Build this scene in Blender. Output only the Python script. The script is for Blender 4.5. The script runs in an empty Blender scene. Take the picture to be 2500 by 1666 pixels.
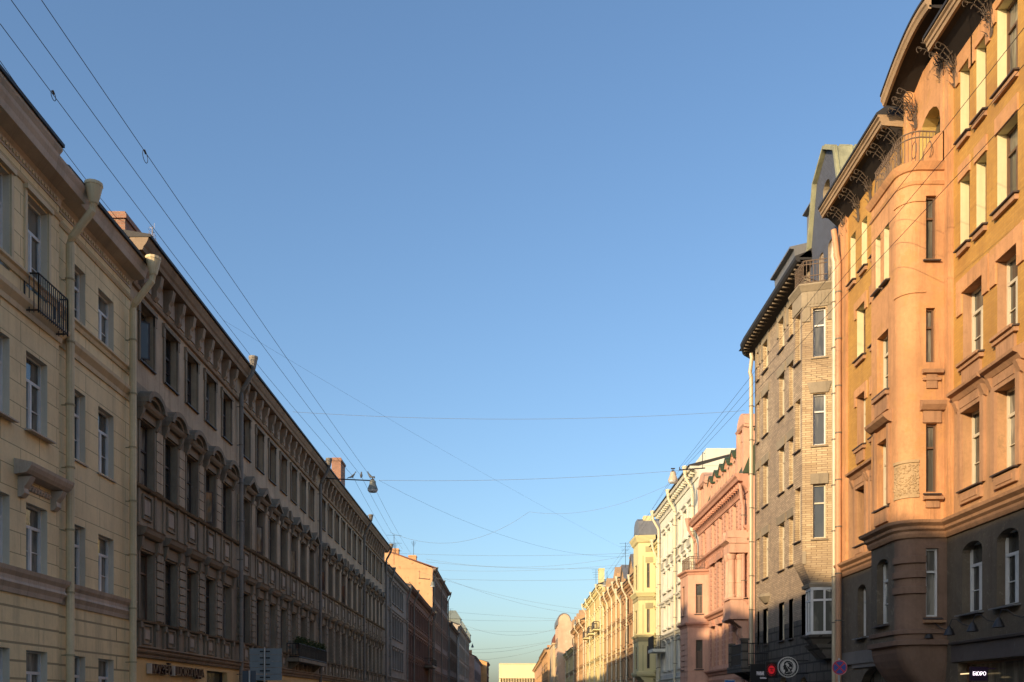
import bpy, math, random
from math import sin, cos, pi, radians, sqrt, atan2, hypot
random.seed(7)
C = bpy.context.scene.collection
S = bpy.context.scene

# ------------------------------------------------------------------ camera, sky, sun, exposure
cam = bpy.data.objects.new('camera', bpy.data.cameras.new('camera')); C.objects.link(cam)
cam.location = (0, 0, 1.6); cam.rotation_euler = (pi/2, 0, 0)
cam.data.sensor_width = 36; cam.data.lens = 36*2300/2500
cam.data.shift_x = 0.0; cam.data.shift_y = 887/2500
cam.data.clip_start = 0.1; cam.data.clip_end = 5000
S.camera = cam
SUN_AZ = 40      # degrees from the street axis; the sun stands behind the camera, to the left
SUN_EL = 15
w = bpy.data.worlds.new('World'); S.world = w; w.use_nodes = True
nt = w.node_tree; bg = nt.nodes['Background']
sky = nt.nodes.new('ShaderNodeTexSky'); sky.sky_type = 'NISHITA'; sky.sun_disc = False
sky.sun_elevation = radians(SUN_EL); sky.sun_rotation = radians(180+SUN_AZ)
sky.altitude = 0; sky.air_density = 1.12; sky.dust_density = 2.1; sky.ozone_density = 3.6
nt.links.new(sky.outputs[0], bg.inputs[0]); bg.inputs[1].default_value = 0.15
sd = bpy.data.lights.new('sun', 'SUN'); sd.energy = 3.9; sd.angle = radians(0.8); sd.color = (1, .73, .42)
so = bpy.data.objects.new('sun', sd); C.objects.link(so)
a_, e_ = radians(SUN_AZ), radians(SUN_EL)
import mathutils
so.rotation_euler = mathutils.Vector((sin(a_)*cos(e_), cos(a_)*cos(e_), -sin(e_))).to_track_quat('-Z', 'Y').to_euler()
so.location = (-40, -50, 40)
S.view_settings.view_transform = 'Standard'; S.view_settings.look = 'None'; S.view_settings.gamma = 1
S.view_settings.exposure = 0.63
S.cycles.caustics_reflective = False; S.cycles.caustics_refractive = False
S.cycles.max_bounces = 8; S.cycles.diffuse_bounces = 5

# ------------------------------------------------------------------ materials
def newmat(name):
    m = bpy.data.materials.new(name); m.use_nodes = True
    return m, m.node_tree.nodes, m.node_tree.links, m.node_tree.nodes['Principled BSDF']
def N(ns, t, **k):
    n = ns.new(t)
    for a, b in k.items(): setattr(n, a, b)
    return n
def coords(ns, ls):
    tc = N(ns, 'ShaderNodeTexCoord'); sp = N(ns, 'ShaderNodeSeparateXYZ'); ls.new(tc.outputs['Object'], sp.inputs[0])
    su = N(ns, 'ShaderNodeMath', operation='SUBTRACT'); ls.new(sp.outputs[0], su.inputs[0]); ls.new(sp.outputs[1], su.inputs[1])
    cb = N(ns, 'ShaderNodeCombineXYZ'); ls.new(su.outputs[0], cb.inputs[0]); ls.new(sp.outputs[2], cb.inputs[1])
    return tc, cb
def noise(ns, ls, src, scale, sx=1, sy=1, sz=1, detail=4, rough=.6):
    mp = N(ns, 'ShaderNodeMapping'); mp.inputs['Scale'].default_value = (sx, sy, sz); ls.new(src, mp.inputs[0])
    n = N(ns, 'ShaderNodeTexNoise'); n.inputs['Scale'].default_value = scale; n.inputs['Detail'].default_value = detail
    n.inputs['Roughness'].default_value = rough; ls.new(mp.outputs[0], n.inputs['Vector']); return n.outputs[0]
def ramp(ns, ls, src, p0, c0, p1, c1):
    r = N(ns, 'ShaderNodeMapRange'); r.inputs[1].default_value = p0; r.inputs[2].default_value = p1
    r.inputs[3].default_value = c0; r.inputs[4].default_value = c1; ls.new(src, r.inputs[0]); return r.outputs[0]
def mixc(ns, ls, fac, a, b, mode='MIX'):
    m = N(ns, 'ShaderNodeMixRGB', blend_type=mode)
    for i, v in enumerate((fac, a, b)):
        if isinstance(v, (tuple, list)): m.inputs[i].default_value = (*v, 1)
        elif isinstance(v, (int, float)): m.inputs[i].default_value = v
        else: ls.new(v, m.inputs[i])
    return m.outputs[0]
MATS = {}
def plaster(name, col, var=.18, dirt=(.1, .085, .07), stain=.35, joints=None, rough=.88, bump=.3, patch=None, pscale=.9, pthr=.6):
    if name in MATS: return MATS[name]
    m, ns, ls, b = newmat(name)
    tc, cb = coords(ns, ls); o3 = tc.outputs['Object']; o2 = cb.outputs[0]
    n1 = noise(ns, ls, o3, .45, detail=6)
    c = mixc(ns, ls, ramp(ns, ls, n1, .3, 0, .7, 1), tuple(x*(1-var) for x in col), tuple(min(1, x*(1+var)) for x in col))
    n2 = noise(ns, ls, o2, 1.0, sx=1.6, sy=.16, detail=6, rough=.7)
    c = mixc(ns, ls, ramp(ns, ls, n2, .5, 0, .78, stain), c, dirt)
    n4 = noise(ns, ls, o3, 3.0, detail=5, rough=.7)
    c = mixc(ns, ls, ramp(ns, ls, n4, .52, 0, .8, stain*.7), c, tuple(x*.6 for x in col))
    if patch:
        n5 = noise(ns, ls, o3, pscale, detail=6, rough=.75)
        c = mixc(ns, ls, ramp(ns, ls, n5, pthr, 0, pthr+.05, .8), c, patch)
    n6 = noise(ns, ls, o2, 1.0, sx=5.5, sy=.35, detail=5, rough=.75)
    c = mixc(ns, ls, ramp(ns, ls, n6, .55, 0, .75, stain*.8), c, dirt)
    n7 = noise(ns, ls, o3, 9, detail=4, rough=.7)
    c = mixc(ns, ls, ramp(ns, ls, n7, .35, .22*min(1, var*4), .6, 0), c, tuple(x*.55 for x in col))
    n3 = noise(ns, ls, o3, 14, detail=5)
    bm = N(ns, 'ShaderNodeBump'); bm.inputs['Strength'].default_value = bump; bm.inputs['Distance'].default_value = .02
    h = n3
    if joints:
        br = N(ns, 'ShaderNodeTexBrick'); br.inputs['Scale'].default_value = 1
        br.inputs['Brick Width'].default_value = joints[0]; br.inputs['Row Height'].default_value = joints[1]
        br.inputs['Mortar Size'].default_value = joints[2]; br.inputs['Mortar Smooth'].default_value = .1
        br.offset = joints[3] if len(joints) > 3 else .5
        ls.new(o2, br.inputs['Vector'])
        c = mixc(ns, ls, br.outputs['Fac'], c, tuple(x*.45 for x in col))
        ad = N(ns, 'ShaderNodeMath', operation='MULTIPLY_ADD'); ls.new(br.outputs['Fac'], ad.inputs[0]); ad.inputs[1].default_value = -3
        ls.new(n3, ad.inputs[2]); h = ad.outputs[0]
    ls.new(h, bm.inputs['Height']); ls.new(bm.outputs[0], b.inputs['Normal'])
    ls.new(c, b.inputs['Base Color']); b.inputs['Roughness'].default_value = rough
    b.inputs['Specular IOR Level'].default_value = .25
    MATS[name] = m; return m
def brick(name, c1, c2, mortar, bw=.27, bh=.085, ms=.008, stain=.3, rough=.8, zone=None, dirt=(.07, .06, .05)):
    if name in MATS: return MATS[name]
    m, ns, ls, b = newmat(name)
    tc, cb = coords(ns, ls); o2 = cb.outputs[0]
    br = N(ns, 'ShaderNodeTexBrick'); br.inputs['Scale'].default_value = 1
    br.inputs['Brick Width'].default_value = bw; br.inputs['Row Height'].default_value = bh
    br.inputs['Mortar Size'].default_value = ms; br.inputs['Mortar Smooth'].default_value = .1
    br.inputs['Color1'].default_value = (*c1, 1); br.inputs['Color2'].default_value = (*c2, 1); br.inputs['Mortar'].default_value = (*mortar, 1)
    ls.new(o2, br.inputs['Vector']); c = br.outputs['Color']
    n1 = noise(ns, ls, tc.outputs['Object'], .5, detail=6, rough=.65)
    c = mixc(ns, ls, ramp(ns, ls, n1, .4, 0, .75, stain), c, dirt)
    n2 = noise(ns, ls, o2, 1.2, sx=1.4, sy=.2, detail=6, rough=.7)
    c = mixc(ns, ls, ramp(ns, ls, n2, .52, 0, .8, stain), c, dirt)
    bm = N(ns, 'ShaderNodeBump'); bm.inputs['Strength'].default_value = .5; bm.inputs['Distance'].default_value = .012
    iv = N(ns, 'ShaderNodeMath', operation='MULTIPLY'); ls.new(br.outputs['Fac'], iv.inputs[0]); iv.inputs[1].default_value = -1
    ls.new(iv.outputs[0], bm.inputs['Height']); ls.new(bm.outputs[0], b.inputs['Normal'])
    ls.new(c, b.inputs['Base Color']); b.inputs['Roughness'].default_value = rough
    b.inputs['Specular IOR Level'].default_value = .3
    MATS[name] = m; return m
def paint(name, col, rough=.5, metal=0, var=.15, emit=0, scale=3):
    if name in MATS: return MATS[name]
    m, ns, ls, b = newmat(name)
    tc = N(ns, 'ShaderNodeTexCoord')
    n1 = noise(ns, ls, tc.outputs['Object'], scale, sz=.4, detail=6, rough=.7)
    c = mixc(ns, ls, ramp(ns, ls, n1, .3, 0, .72, 1), tuple(x*(1-var) for x in col), tuple(min(1, x*(1+var)) for x in col))
    ls.new(c, b.inputs['Base Color']); b.inputs['Roughness'].default_value = rough; b.inputs['Metallic'].default_value = metal
    if emit: b.inputs['Emission Color'].default_value = (*col, 1); b.inputs['Emission Strength'].default_value = emit
    MATS[name] = m; return m
def glassmat(name, dark=(.012, .014, .015), curtain=(.16, .15, .13), amount=.5, rough=.04, spec=.6):
    if name in MATS: return MATS[name]
    m, ns, ls, b = newmat(name)
    tc = N(ns, 'ShaderNodeTexCoord'); oi = N(ns, 'ShaderNodeObjectInfo')
    ad = N(ns, 'ShaderNodeVectorMath', operation='ADD'); ls.new(tc.outputs['Object'], ad.inputs[0])
    cr = N(ns, 'ShaderNodeCombineXYZ')
    mu = N(ns, 'ShaderNodeMath', operation='MULTIPLY'); ls.new(oi.outputs['Random'], mu.inputs[0]); mu.inputs[1].default_value = 37
    for i in range(3): ls.new(mu.outputs[0], cr.inputs[i])
    ls.new(cr.outputs[0], ad.inputs[1])
    n1 = noise(ns, ls, ad.outputs[0], 1.6, sx=1.8, sy=1, sz=.35, detail=3)
    f = ramp(ns, ls, n1, .45, 0, .6, 1)
    rr = ramp(ns, ls, oi.outputs['Random'], 1-amount, 0, 1, .9)
    mm = N(ns, 'ShaderNodeMath', operation='MULTIPLY'); ls.new(f, mm.inputs[0]); ls.new(rr, mm.inputs[1])
    m2 = N(ns, 'ShaderNodeMath', operation='ADD'); m2.use_clamp = True; ls.new(mm.outputs[0], m2.inputs[0])
    m3 = N(ns, 'ShaderNodeMath', operation='MULTIPLY'); ls.new(rr, m3.inputs[0]); m3.inputs[1].default_value = .35; ls.new(m3.outputs[0], m2.inputs[1])
    c = mixc(ns, ls, m2.outputs[0], dark, curtain)
    ls.new(c, b.inputs['Base Color']); b.inputs['Roughness'].default_value = rough
    b.inputs['Specular IOR Level'].default_value = spec; b.inputs['IOR'].default_value = 1.5
    n2 = noise(ns, ls, ad.outputs[0], 2.2, detail=1)
    bm = N(ns, 'ShaderNodeBump'); bm.inputs['Strength'].default_value = .12; bm.inputs['Distance'].default_value = .05
    ls.new(n2, bm.inputs['Height']); ls.new(bm.outputs[0], b.inputs['Normal'])
    MATS[name] = m; return m
GL = glassmat('window glass', dark=(.03, .032, .03), curtain=(.30, .28, .23), amount=.9); GLD = glassmat('dusty dark glass', dark=(.04, .04, .035), curtain=(.2, .18, .135), amount=.85, rough=.12, spec=.4)
WHITE = paint('white window paint', (.62, .62, .60), .5)
CREAMP = paint('cream window paint', (.55, .5, .38), .5)
BROWN = paint('brown window paint', (.13, .075, .045), .55)
GREYW = paint('peeling grey window paint', (.24, .22, .19), .7, var=.4)
DKWOOD = paint('dark window paint', (.05, .04, .035), .6)
IRON = paint('black iron', (.025, .023, .022), .55, .3)
RUSTIRON = paint('weathered wrought iron', (.17, .12, .085), .8, .1)
ROOFD = paint('dark roof sheet', (.035, .033, .033), .65, .2)
ROOFG = paint('grey roof sheet', (.22, .22, .22), .5, .4)
ROOFRUST = paint('rusty roof sheet', (.2, .075, .045), .75, .1)
ROOFGREEN = paint('green roof sheet', (.05, .075, .04), .6, .1)
ZINC = paint('zinc pipe', (.42, .42, .41), .45, .5)
SILLD = paint('dark metal sill', (.06, .045, .04), .6, .1)
CABLE = paint('black cable', (.02, .02, .022), .6); CABLEG = paint('dull grey cable', (.16, .17, .18), .7)
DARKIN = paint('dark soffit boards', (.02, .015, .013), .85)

# ------------------------------------------------------------------ mesh helpers
class Fr:      # a facade frame inside a thing: u runs along the wall, w comes out of it, v is up
    def __init__(s, ox=0, oy=0, ang=0): s.ox, s.oy, s.a = ox, oy, ang; s.c, s.s = cos(ang), sin(ang)
    def p(s, u, v, w=0): return (s.ox+u*s.c+w*s.s, s.oy+u*s.s-w*s.c, v)
    def sub(s, ua, wa, ub, wb):
        A = s.p(ua, 0, wa); B = s.p(ub, 0, wb)
        f = Fr(A[0], A[1], atan2(B[1]-A[1], B[0]-A[0])); f.len = hypot(B[0]-A[0], B[1]-A[1]); return f
F0 = Fr()
SPLIT = {'window_surround': .2, 'cornice_bracket': .05, 'pier_block': .12, 'pilaster': .12, 'panel': .05, 'panel_frame': .3, 'quoin': .14, 'bracket': .05, 'rafter_end': .02, 'fin': .1, 'grey_panel': .1,
         'attic_gable': .1, 'stone_dressing': .12, 'bay_band': .05, 'bay_cornice': .1, 'olive_panel': .1, 'snow_rail': .1, 'balcony': .2, 'aerial': .2, 'dormer': .1, 'sill_moulding': .05, 'sill_course': .05, 'eaves_board': .12,
         'soffit': .1, 'roof_house': .1, 'turret': .1, 'string_course': .05, 'side_window': .1, 'window': .1, 'portico_balcony': .05, 'gate_surround': .05, 'clamp': .02, 'helmet_lines': .0, 'attic': .1, 'pane': .02, 'mounting_rail': .01, 'pipe_collar': .02,  'lane_marking': .1, 'shop_fascia': .01}
class MB:
    def __init__(s, F=F0): s.v = []; s.f = []; s.m = []; s.F = F; s.mi = 0
    def pt(s, u, v, w=0): s.v.append(s.F.p(u, v, w)); return len(s.v)-1
    def raw(s, x, y, z): s.v.append((x, y, z)); return len(s.v)-1
    def face(s, idx, mi=None): s.f.append(tuple(idx)); s.m.append(s.mi if mi is None else mi)
    def quad(s, a, b, c, d, mi=None): s.face([s.pt(*a), s.pt(*b), s.pt(*c), s.pt(*d)], mi)
    def poly(s, pts, mi=None): s.face([s.pt(*p) for p in pts], mi)
    def box(s, u0, u1, v0, v1, w0, w1, mi=None):
        i = [s.pt(u, v, w) for w in (w0, w1) for v in (v0, v1) for u in (u0, u1)]
        for q in ((0, 1, 3, 2), (5, 4, 6, 7), (4, 0, 2, 6), (1, 5, 7, 3), (2, 3, 7, 6), (4, 5, 1, 0)):
            s.face([i[k] for k in q[::-1]], mi)
    def frust(s, a, b, va, vb, mi=None):   # a, b = (u0,u1,w0,w1) at heights va, vb
        i = [s.pt(*p) for p in ((a[0], va, a[2]), (a[1], va, a[2]), (a[1], va, a[3]), (a[0], va, a[3]))]
        j = [s.pt(*p) for p in ((b[0], vb, b[2]), (b[1], vb, b[2]), (b[1], vb, b[3]), (b[0], vb, b[3]))]
        s.face(i, mi); s.face(j[::-1], mi)
        for k in range(4): s.face([i[(k+1) % 4], i[k], j[k], j[(k+1) % 4]], mi)
    def extr(s, pts, d0, d1, mi=None):     # polygon in (u,v) extruded over w
        n = len(pts); a = [s.pt(p[0], p[1], d0) for p in pts]; b = [s.pt(p[0], p[1], d1) for p in pts]
        s.face(b, mi); s.face(a[::-1], mi)
        for k in range(n): s.face([a[k], a[(k+1) % n], b[(k+1) % n], b[k]], mi)
    def extu(s, prof, u0, u1, mi=None):    # polygon in (w,v) extruded over u
        s.sweep(prof, [(u0, 0), (u1, 0)], mi)
    def sweep(s, prof, path, mi=None, caps=True, vo=None):  # closed profile (w,v) swept along plan path (u,w) with mitres; vo = height offset per path point
        n = len(path); rows = []
        for k, (u, ww) in enumerate(path):
            ds = []
            if k > 0: a = path[k-1]; L = hypot(u-a[0], ww-a[1]); ds.append(((u-a[0])/L, (ww-a[1])/L))
            if k < n-1: a = path[k+1]; L = hypot(a[0]-u, a[1]-ww); ds.append(((a[0]-u)/L, (a[1]-ww)/L))
            ns_ = [(-d[1], d[0]) for d in ds]
            if len(ns_) == 2:
                mx, my = ns_[0][0]+ns_[1][0], ns_[0][1]+ns_[1][1]; q = mx*mx+my*my
                mx, my = (2*mx/q, 2*my/q) if q > .15 else ns_[0]
            else: mx, my = ns_[0]
            dv = vo[k] if vo else 0
            rows.append([s.pt(u+mx*p[0], p[1]+dv, ww+my*p[0]) for p in prof])
        m = len(prof)
        for k in range(n-1):
            for j in range(m): s.face([rows[k][j], rows[k][(j+1) % m], rows[k+1][(j+1) % m], rows[k+1][j]], mi)
        if caps: s.face(rows[0], mi); s.face(rows[-1][::-1], mi)
    def tube(s, pts, r, n=6, mi=None, r1=None, caps=True):       # pts = (x,y,z) in the thing's own space
        rows = []; V = mathutils.Vector; P = [V(p) for p in pts]
        for k, p in enumerate(P):
            d = (P[min(k+1, len(P)-1)]-P[max(k-1, 0)]).normalized()
            up = V((0, 0, 1)) if abs(d.z) < .9 else V((1, 0, 0))
            a = d.cross(up).normalized(); b = a.cross(d)
            rr = r if r1 is None else r+(r1-r)*k/(len(P)-1)
            rows.append([s.raw(*(p+a*(rr*cos(2*pi*i/n))+b*(rr*sin(2*pi*i/n)))) for i in range(n)])
        for k in range(len(P)-1):
            for i in range(n): s.face([rows[k][i], rows[k][(i+1) % n], rows[k+1][(i+1) % n], rows[k+1][i]], mi)
        if caps: s.face(rows[0][::-1], mi); s.face(rows[-1], mi)
    def ftube(s, pts, r, n=6, mi=None, r1=None): s.tube([s.F.p(*p) for p in pts], r, n, mi, r1)
    def lathe(s, prof, c, n=16, mi=None, ax=None):   # prof (r,z) round a vertical axis at c
        rows = []
        for r, z in prof: rows.append([s.raw(c[0]+r*cos(2*pi*i/n), c[1]+r*sin(2*pi*i/n), c[2]+z) for i in range(n)])
        for k in range(len(prof)-1):
            for i in range(n): s.face([rows[k][i], rows[k][(i+1) % n], rows[k+1][(i+1) % n], rows[k+1][i]], mi)
        s.face(rows[0][::-1], mi); s.face(rows[-1], mi)
    def mesh(s, name, mats):
        me = bpy.data.meshes.new(name); me.from_pydata(s.v, [], s.f)
        mats = mats if isinstance(mats, (list, tuple)) else [mats]
        for m in mats: me.materials.append(m)
        if len(mats) > 1:
            for p, mi in zip(me.polygons, s.m): p.material_index = mi
        me.update(); return me
    def clusters(s, gap):
        n = len(s.v); par = list(range(n))
        def find(a):
            while par[a] != a: par[a] = par[par[a]]; a = par[a]
            return a
        for f in s.f:
            r = find(f[0])
            for i in f[1:]: par[find(i)] = r
        comp = {}
        for i, v in enumerate(s.v):
            r = find(i); bb = comp.get(r)
            if bb is None: comp[r] = [*v, *v]
            else:
                for k in range(3): bb[k] = min(bb[k], v[k]); bb[k+3] = max(bb[k+3], v[k])
        ks = list(comp); cp = {k: k for k in ks}
        def cf(a):
            while cp[a] != a: cp[a] = cp[cp[a]]; a = cp[a]
            return a
        for i, a in enumerate(ks):
            A = comp[a]
            for c in ks[i+1:]:
                B = comp[c]
                if all(A[k]-gap <= B[k+3] and B[k]-gap <= A[k+3] for k in range(3)): cp[cf(a)] = cf(c)
        out = {}
        for fi, f in enumerate(s.f): out.setdefault(cf(find(f[0])), []).append(fi)
        return list(out.values())
    def build(s, name, mats, parent=None, loc=None, rot=0, smooth=False):
        if parent is not None and name in SPLIT:
            cl = s.clusters(SPLIT[name])
            if 1 < len(cl) <= 100:
                o = None
                for fs in cl:
                    m = MB(); mp = {}
                    for fi in fs:
                        idx = []
                        for i in s.f[fi]:
                            if i not in mp: mp[i] = len(m.v); m.v.append(s.v[i])
                            idx.append(mp[i])
                        m.f.append(tuple(idx)); m.m.append(s.m[fi])
                    o = link(name, m.mesh(name, mats), parent, loc, rot, smooth)
                return o
        return link(name, s.mesh(name, mats), parent, loc, rot, smooth)
def link(name, me, parent=None, loc=None, rot=0, smooth=False):
    o = bpy.data.objects.new(name, me); C.objects.link(o); o.parent = parent
    if loc is not None: o.location = loc
    o.rotation_euler = (0, 0, rot)
    if smooth:
        for p in me.polygons: p.use_smooth = True
    return o
def thing(name, label, cat, loc=(0, 0, 0), rot=0, group=None):
    o = bpy.data.objects.new(name, None); C.objects.link(o); o.location = loc; o.rotation_euler = (0, 0, rot); o.empty_display_size = .3
    o['label'] = label; o['category'] = cat
    if group: o['group'] = group
    return o
def tag(o, label, cat, group=None):
    o['label'] = label; o['category'] = cat
    if group: o['group'] = group
    return o
def copy_tree(o, parent=None):
    c = o.copy(); C.objects.link(c); c.parent = parent
    for ch in list(o.children): copy_tree(ch, c)
    return c

def sheet(mb, u0, u1, v0, v1, ops=(), d=.28, mi=0, ri=0, w=0):
    """wall face with openings (u0,u1,v0,v1[,arch rise]) and their reveals"""
    ops = [o for o in ops if o[0] > u0-1e-6 and o[1] < u1+1e-6 and o[3] > v0 and o[2] < v1]
    us = sorted({u0, u1, *[x for o in ops for x in o[:2]]}); vs = sorted({v0, v1, *[min(max(x, v0), v1) for o in ops for x in o[2:4]]})
    for i in range(len(us)-1):
        for j in range(len(vs)-1):
            a, b, c, e = us[i], us[i+1], vs[j], vs[j+1]; mu, mv = (a+b)/2, (c+e)/2
            if any(o[0] < mu < o[1] and o[2] < mv < o[3] for o in ops): continue
            mb.quad((a, c, w), (b, c, w), (b, e, w), (a, e, w), mi)
    for o in ops:
        a, b, c, e = o[:4]; k = w-d
        mb.quad((a, c, w), (a, e, w), (a, e, k), (a, c, k), ri); mb.quad((b, c, k), (b, e, k), (b, e, w), (b, c, w), ri)
        mb.quad((a, e, w), (b, e, w), (b, e, k), (a, e, k), ri); mb.quad((a, c, k), (b, c, k), (b, c, w), (a, c, w), ri)
        if len(o) > 4 and o[4] > 0:
            h = o[4]; n = 8; m = (a+b)/2; hw = (b-a)/2
            arc = [(m-hw*cos(pi*t/n), e-h+h*sin(pi*t/n)) for t in range(n+1)]
            for t in range(n):
                p, q = arc[t], arc[t+1]
                mb.quad((p[0], p[1], w+.003), (q[0], q[1], w+.003), (q[0], e+.003, w+.003), (p[0], e+.003, w+.003), mi)
                mb.quad((p[0], p[1], w+.003), (p[0], p[1], k), (q[0], q[1], k), (q[0], q[1], w+.003), ri)
def shell(mb, u0, u1, v0, v1, depth, w=0, mi=0):
    """blind ends and back of a block"""
    mb.quad((u0, v0, w), (u0, v1, w), (u0, v1, -depth), (u0, v0, -depth), mi)
    mb.quad((u1, v0, -depth), (u1, v1, -depth), (u1, v1, w), (u1, v0, w), mi)
    mb.quad((u1, v0, -depth), (u0, v0, -depth), (u0, v1, -depth), (u1, v1, -depth), mi)

WC = {}
PIPEB = paint('dull pipe collar', (.17, .145, .11), .7)
def window_meshes(w, h, style, fm, gm, sill, sm):
    key = (round(w, 2), round(h, 2), style, fm.name, gm.name, sill, sm.name if sm else '')
    if key in WC: return WC[key]
    a = MB(); t = .055 if style != 'far' else .08; z0, z1 = -.05, 0.03
    a.box(0, t, 0, h, z0, z1); a.box(w-t, w, 0, h, z0, z1); a.box(t, w-t, 0, t, z0, z1); a.box(t, w-t, h-t, h, z0, z1)
    if style in ('two', 'two_low', 'cross'):
        tr = h*(.68 if style != 'two_low' else .6)
        a.box(t, w-t, tr-.04, tr+.04, z0, z1)
        a.box(w/2-.045, w/2+.045, t, tr-.04, z0, z1)
        if style == 'cross': a.box(w/2-.03, w/2+.03, tr+.04, h-t, z0, z1)
        # sash frames stand a little proud
        for x0, x1 in ((t, w/2-.045), (w/2+.045, w-t)):
            a.box(x0, x0+.04, t, tr-.04, z0+.01, z1-.015); a.box(x1-.04, x1, t, tr-.04, z0+.01, z1-.015)
            a.box(x0+.04, x1-.04, h*.32-.012, h*.32+.012, z0+.01, z1-.02)
    elif style == 'one':
        tr = h*.66; a.box(t, w-t, tr-.03, tr+.03, z0, z1)
    elif style == 'far':
        a.box(w/2-.04, w/2+.04, t, h-t, z0, z1); a.box(t, w/2-.04, h*.66-.04, h*.66+.04, z0, z1)
    elif style == 'split':
        tr = h*.7; a.box(t, w-t, tr-.03, tr+.03, z0, z1); a.box(w/2-.03, w/2+.03, t, tr-.03, z0, z1)
    f = a.mesh('window', fm)
    g = MB(); g.box(t*.5, w-t*.5, t*.5, h-t*.5, -.035, -.03); g = g.mesh('pane', gm)
    s = None
    if sill:
        q = MB(); q.extu([(-sill[1], -.0), (sill[0], -.05), (sill[0], -.085), (-sill[1], -.06)], -.09, w+.09); s = q.mesh('sill', sm)
    WC[key] = (f, g, s); return WC[key]
def window(parent, F, u0, u1, v0, v1, style='two', fm=None, gm=None, rev=.22, sill=None, sm=None, w=0, label=None):
    fm = fm or WHITE; gm = gm or GL; sm = sm or SILLD
    f, g, s = window_meshes(u1-u0, v1-v0, style, fm, gm, (sill[0], rev-.04) if sill else None, sm)
    o = link('window', f, parent, F.p(u0, v0, w-rev), F.a)
    link('pane', g, o)
    if s: link('sill', s, o, (0, -rev, -.002))
    if label: o['label'] = label
    return o
def ajar(parent, F, u, v0, v1, w, ang, fm, lab='open_sash'):
    L = .5; c, s_ = cos(ang)*L, sin(ang)*L; f = F.sub(u, w, u+c, w+s_); b = MB(f); h = v1-v0
    b.box(0, L, v0, v0+.05, -.03, 0); b.box(0, L, v1-.05, v1, -.03, 0); b.box(0, .05, v0+.05, v1-.05, -.03, 0); b.box(L-.05, L, v0+.05, v1-.05, -.03, 0)
    o = b.build(lab, fm, parent); g = MB(f); g.box(.04, L-.04, v0+.04, v1-.04, -.018, -.012); g.build('pane', GL, o)
def downpipe(parent, F, u, v0, v1, mat, r=.1, off=.2, over=.55, funnel=True, bands=True, band=None):
    a = MB(F); d_ = MB(F)
    a.ftube([(u, v0, off), (u, v1-1.5, off)], r, 10)
    a.ftube([(u, v1-1.5, off), (u, v1-1.28, off+.06), (u, v1-.55, over-.04), (u, v1-.3, over)], r*.95, 10)
    if bands:
        v = v0+1
        while v < v1-1.6:
            d_.ftube([(u, v, off), (u, v+.05, off)], r*1.16, 10)
            d_.box(u-.014, u+.014, v+.01, v+.04, 0, off-r*.9)
            v += 1.75
    p = a.build('downpipe', mat, parent, smooth=False)
    if d_.f: d_.build('pipe_collar', band or PIPEB, p)
    if funnel:
        b = MB(F); c = F.p(u, v1-.3, over)
        b.lathe([(r*1.0, -.05), (r*1.15, .0), (r*1.3, .08), (r*2.0, .42), (r*2.15, .44), (r*2.15, .52), (r*1.9, .52), (r*1.1, .1)], c, 12)
        b.build('funnel', mat, p)
    return p

W_L, W_R = 12.6, 12.4
def left(name, label, y0, x=W_L, cat='building', group=None): return thing(name, label, cat, (-x, y0, 0), pi/2, group)
def right(name, label, y1, x=W_R, cat='building', group=None): return thing(name, label, cat, (x, y1, 0), -pi/2, group)

# ------------------------------------------------------------------ ground
def plane(name, x0, x1, y0, y1, z, mat):
    b = MB(); b.face([b.raw(x0, y0, z), b.raw(x1, y0, z), b.raw(x1, y1, z), b.raw(x0, y1, z)])
    o = b.build(name, mat); o['kind'] = 'structure'; return o
plane('ground', -1500, 1500, -600, 3000, -.02, plaster('earth', (.12, .11, .09)))
plane('road', -8.6, 8.6, -90, 800, 0, plaster('asphalt', (.05, .05, .052), var=.25, bump=.4))
for sx in (-1, 1):
    b = MB(); x0, x1 = sorted((sx*8.6, sx*12.9))
    b.box(x0, x1, -.01, .14, -800, 90); o = b.build('pavement', plaster('paving', (.2, .19, .18), joints=(1, .5, .01))); o['kind'] = 'structure'
b = MB()
for k in range(60):
    b.box(-.07, .07, .003, .006, -(k*9+3), -(k*9))
o = b.build('lane_marking', paint('road paint', (.7, .7, .68))); o['kind'] = 'structure'

# ------------------------------------------------------------------ LEFT 1: yellow house
YEL = plaster('yellow plaster', (.80, .64, .37), joints=(1.9, .54, .012), stain=.38, var=.12, patch=(.62, .53, .36), pscale=.5, pthr=.62, dirt=(.25,.2,.13))
YELG = plaster('yellow rusticated plaster', (.80, .64, .36), joints=(40, .45, .03), stain=.45, var=.12)
YELT = plaster('yellow trim', (.66, .53, .34), stain=.35, var=.1)
STONEY = plaster('pale cornice render', (.52, .425, .33), stain=.5, var=.15)
REVW = plaster('whitewashed reveal', (.70, .60, .46), stain=.2, var=.08)
T = left('yellow_house', 'pale yellow plastered house at the left edge with white windows and fat yellow downpipes', -70)
U = lambda Y: Y+70
cols = [(19.2, 20.35), (22.2, 23.4), (24.2, 25.3)]; cols2 = [(26.78, 27.82), (28.7, 29.8)]
rows = [(1.2, 3.0), (5.05, 6.8), (8.7, 10.7)]
ops = [(U(a), U(b), v0, v1) for a, b in cols for v0, v1 in rows] + [(U(a), U(b), 12.35, 14.75) for a, b in cols]
ops2 = [(U(a), U(b), v0, v1) for a, b in cols2 for v0, v1 in rows+[(12.65, 14.3)]]
b = MB()
for (u0, u1, w, oo) in ((0, U(25.95), .12, ops), (U(25.95), U(31.1), 0, ops2)):
    sheet(b, u0, u1, 0, 4.4, oo, .26+w, 1, 2, w); sheet(b, u0, u1, 4.4, 15.7, oo, .26+w, 0, 2, w)
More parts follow.
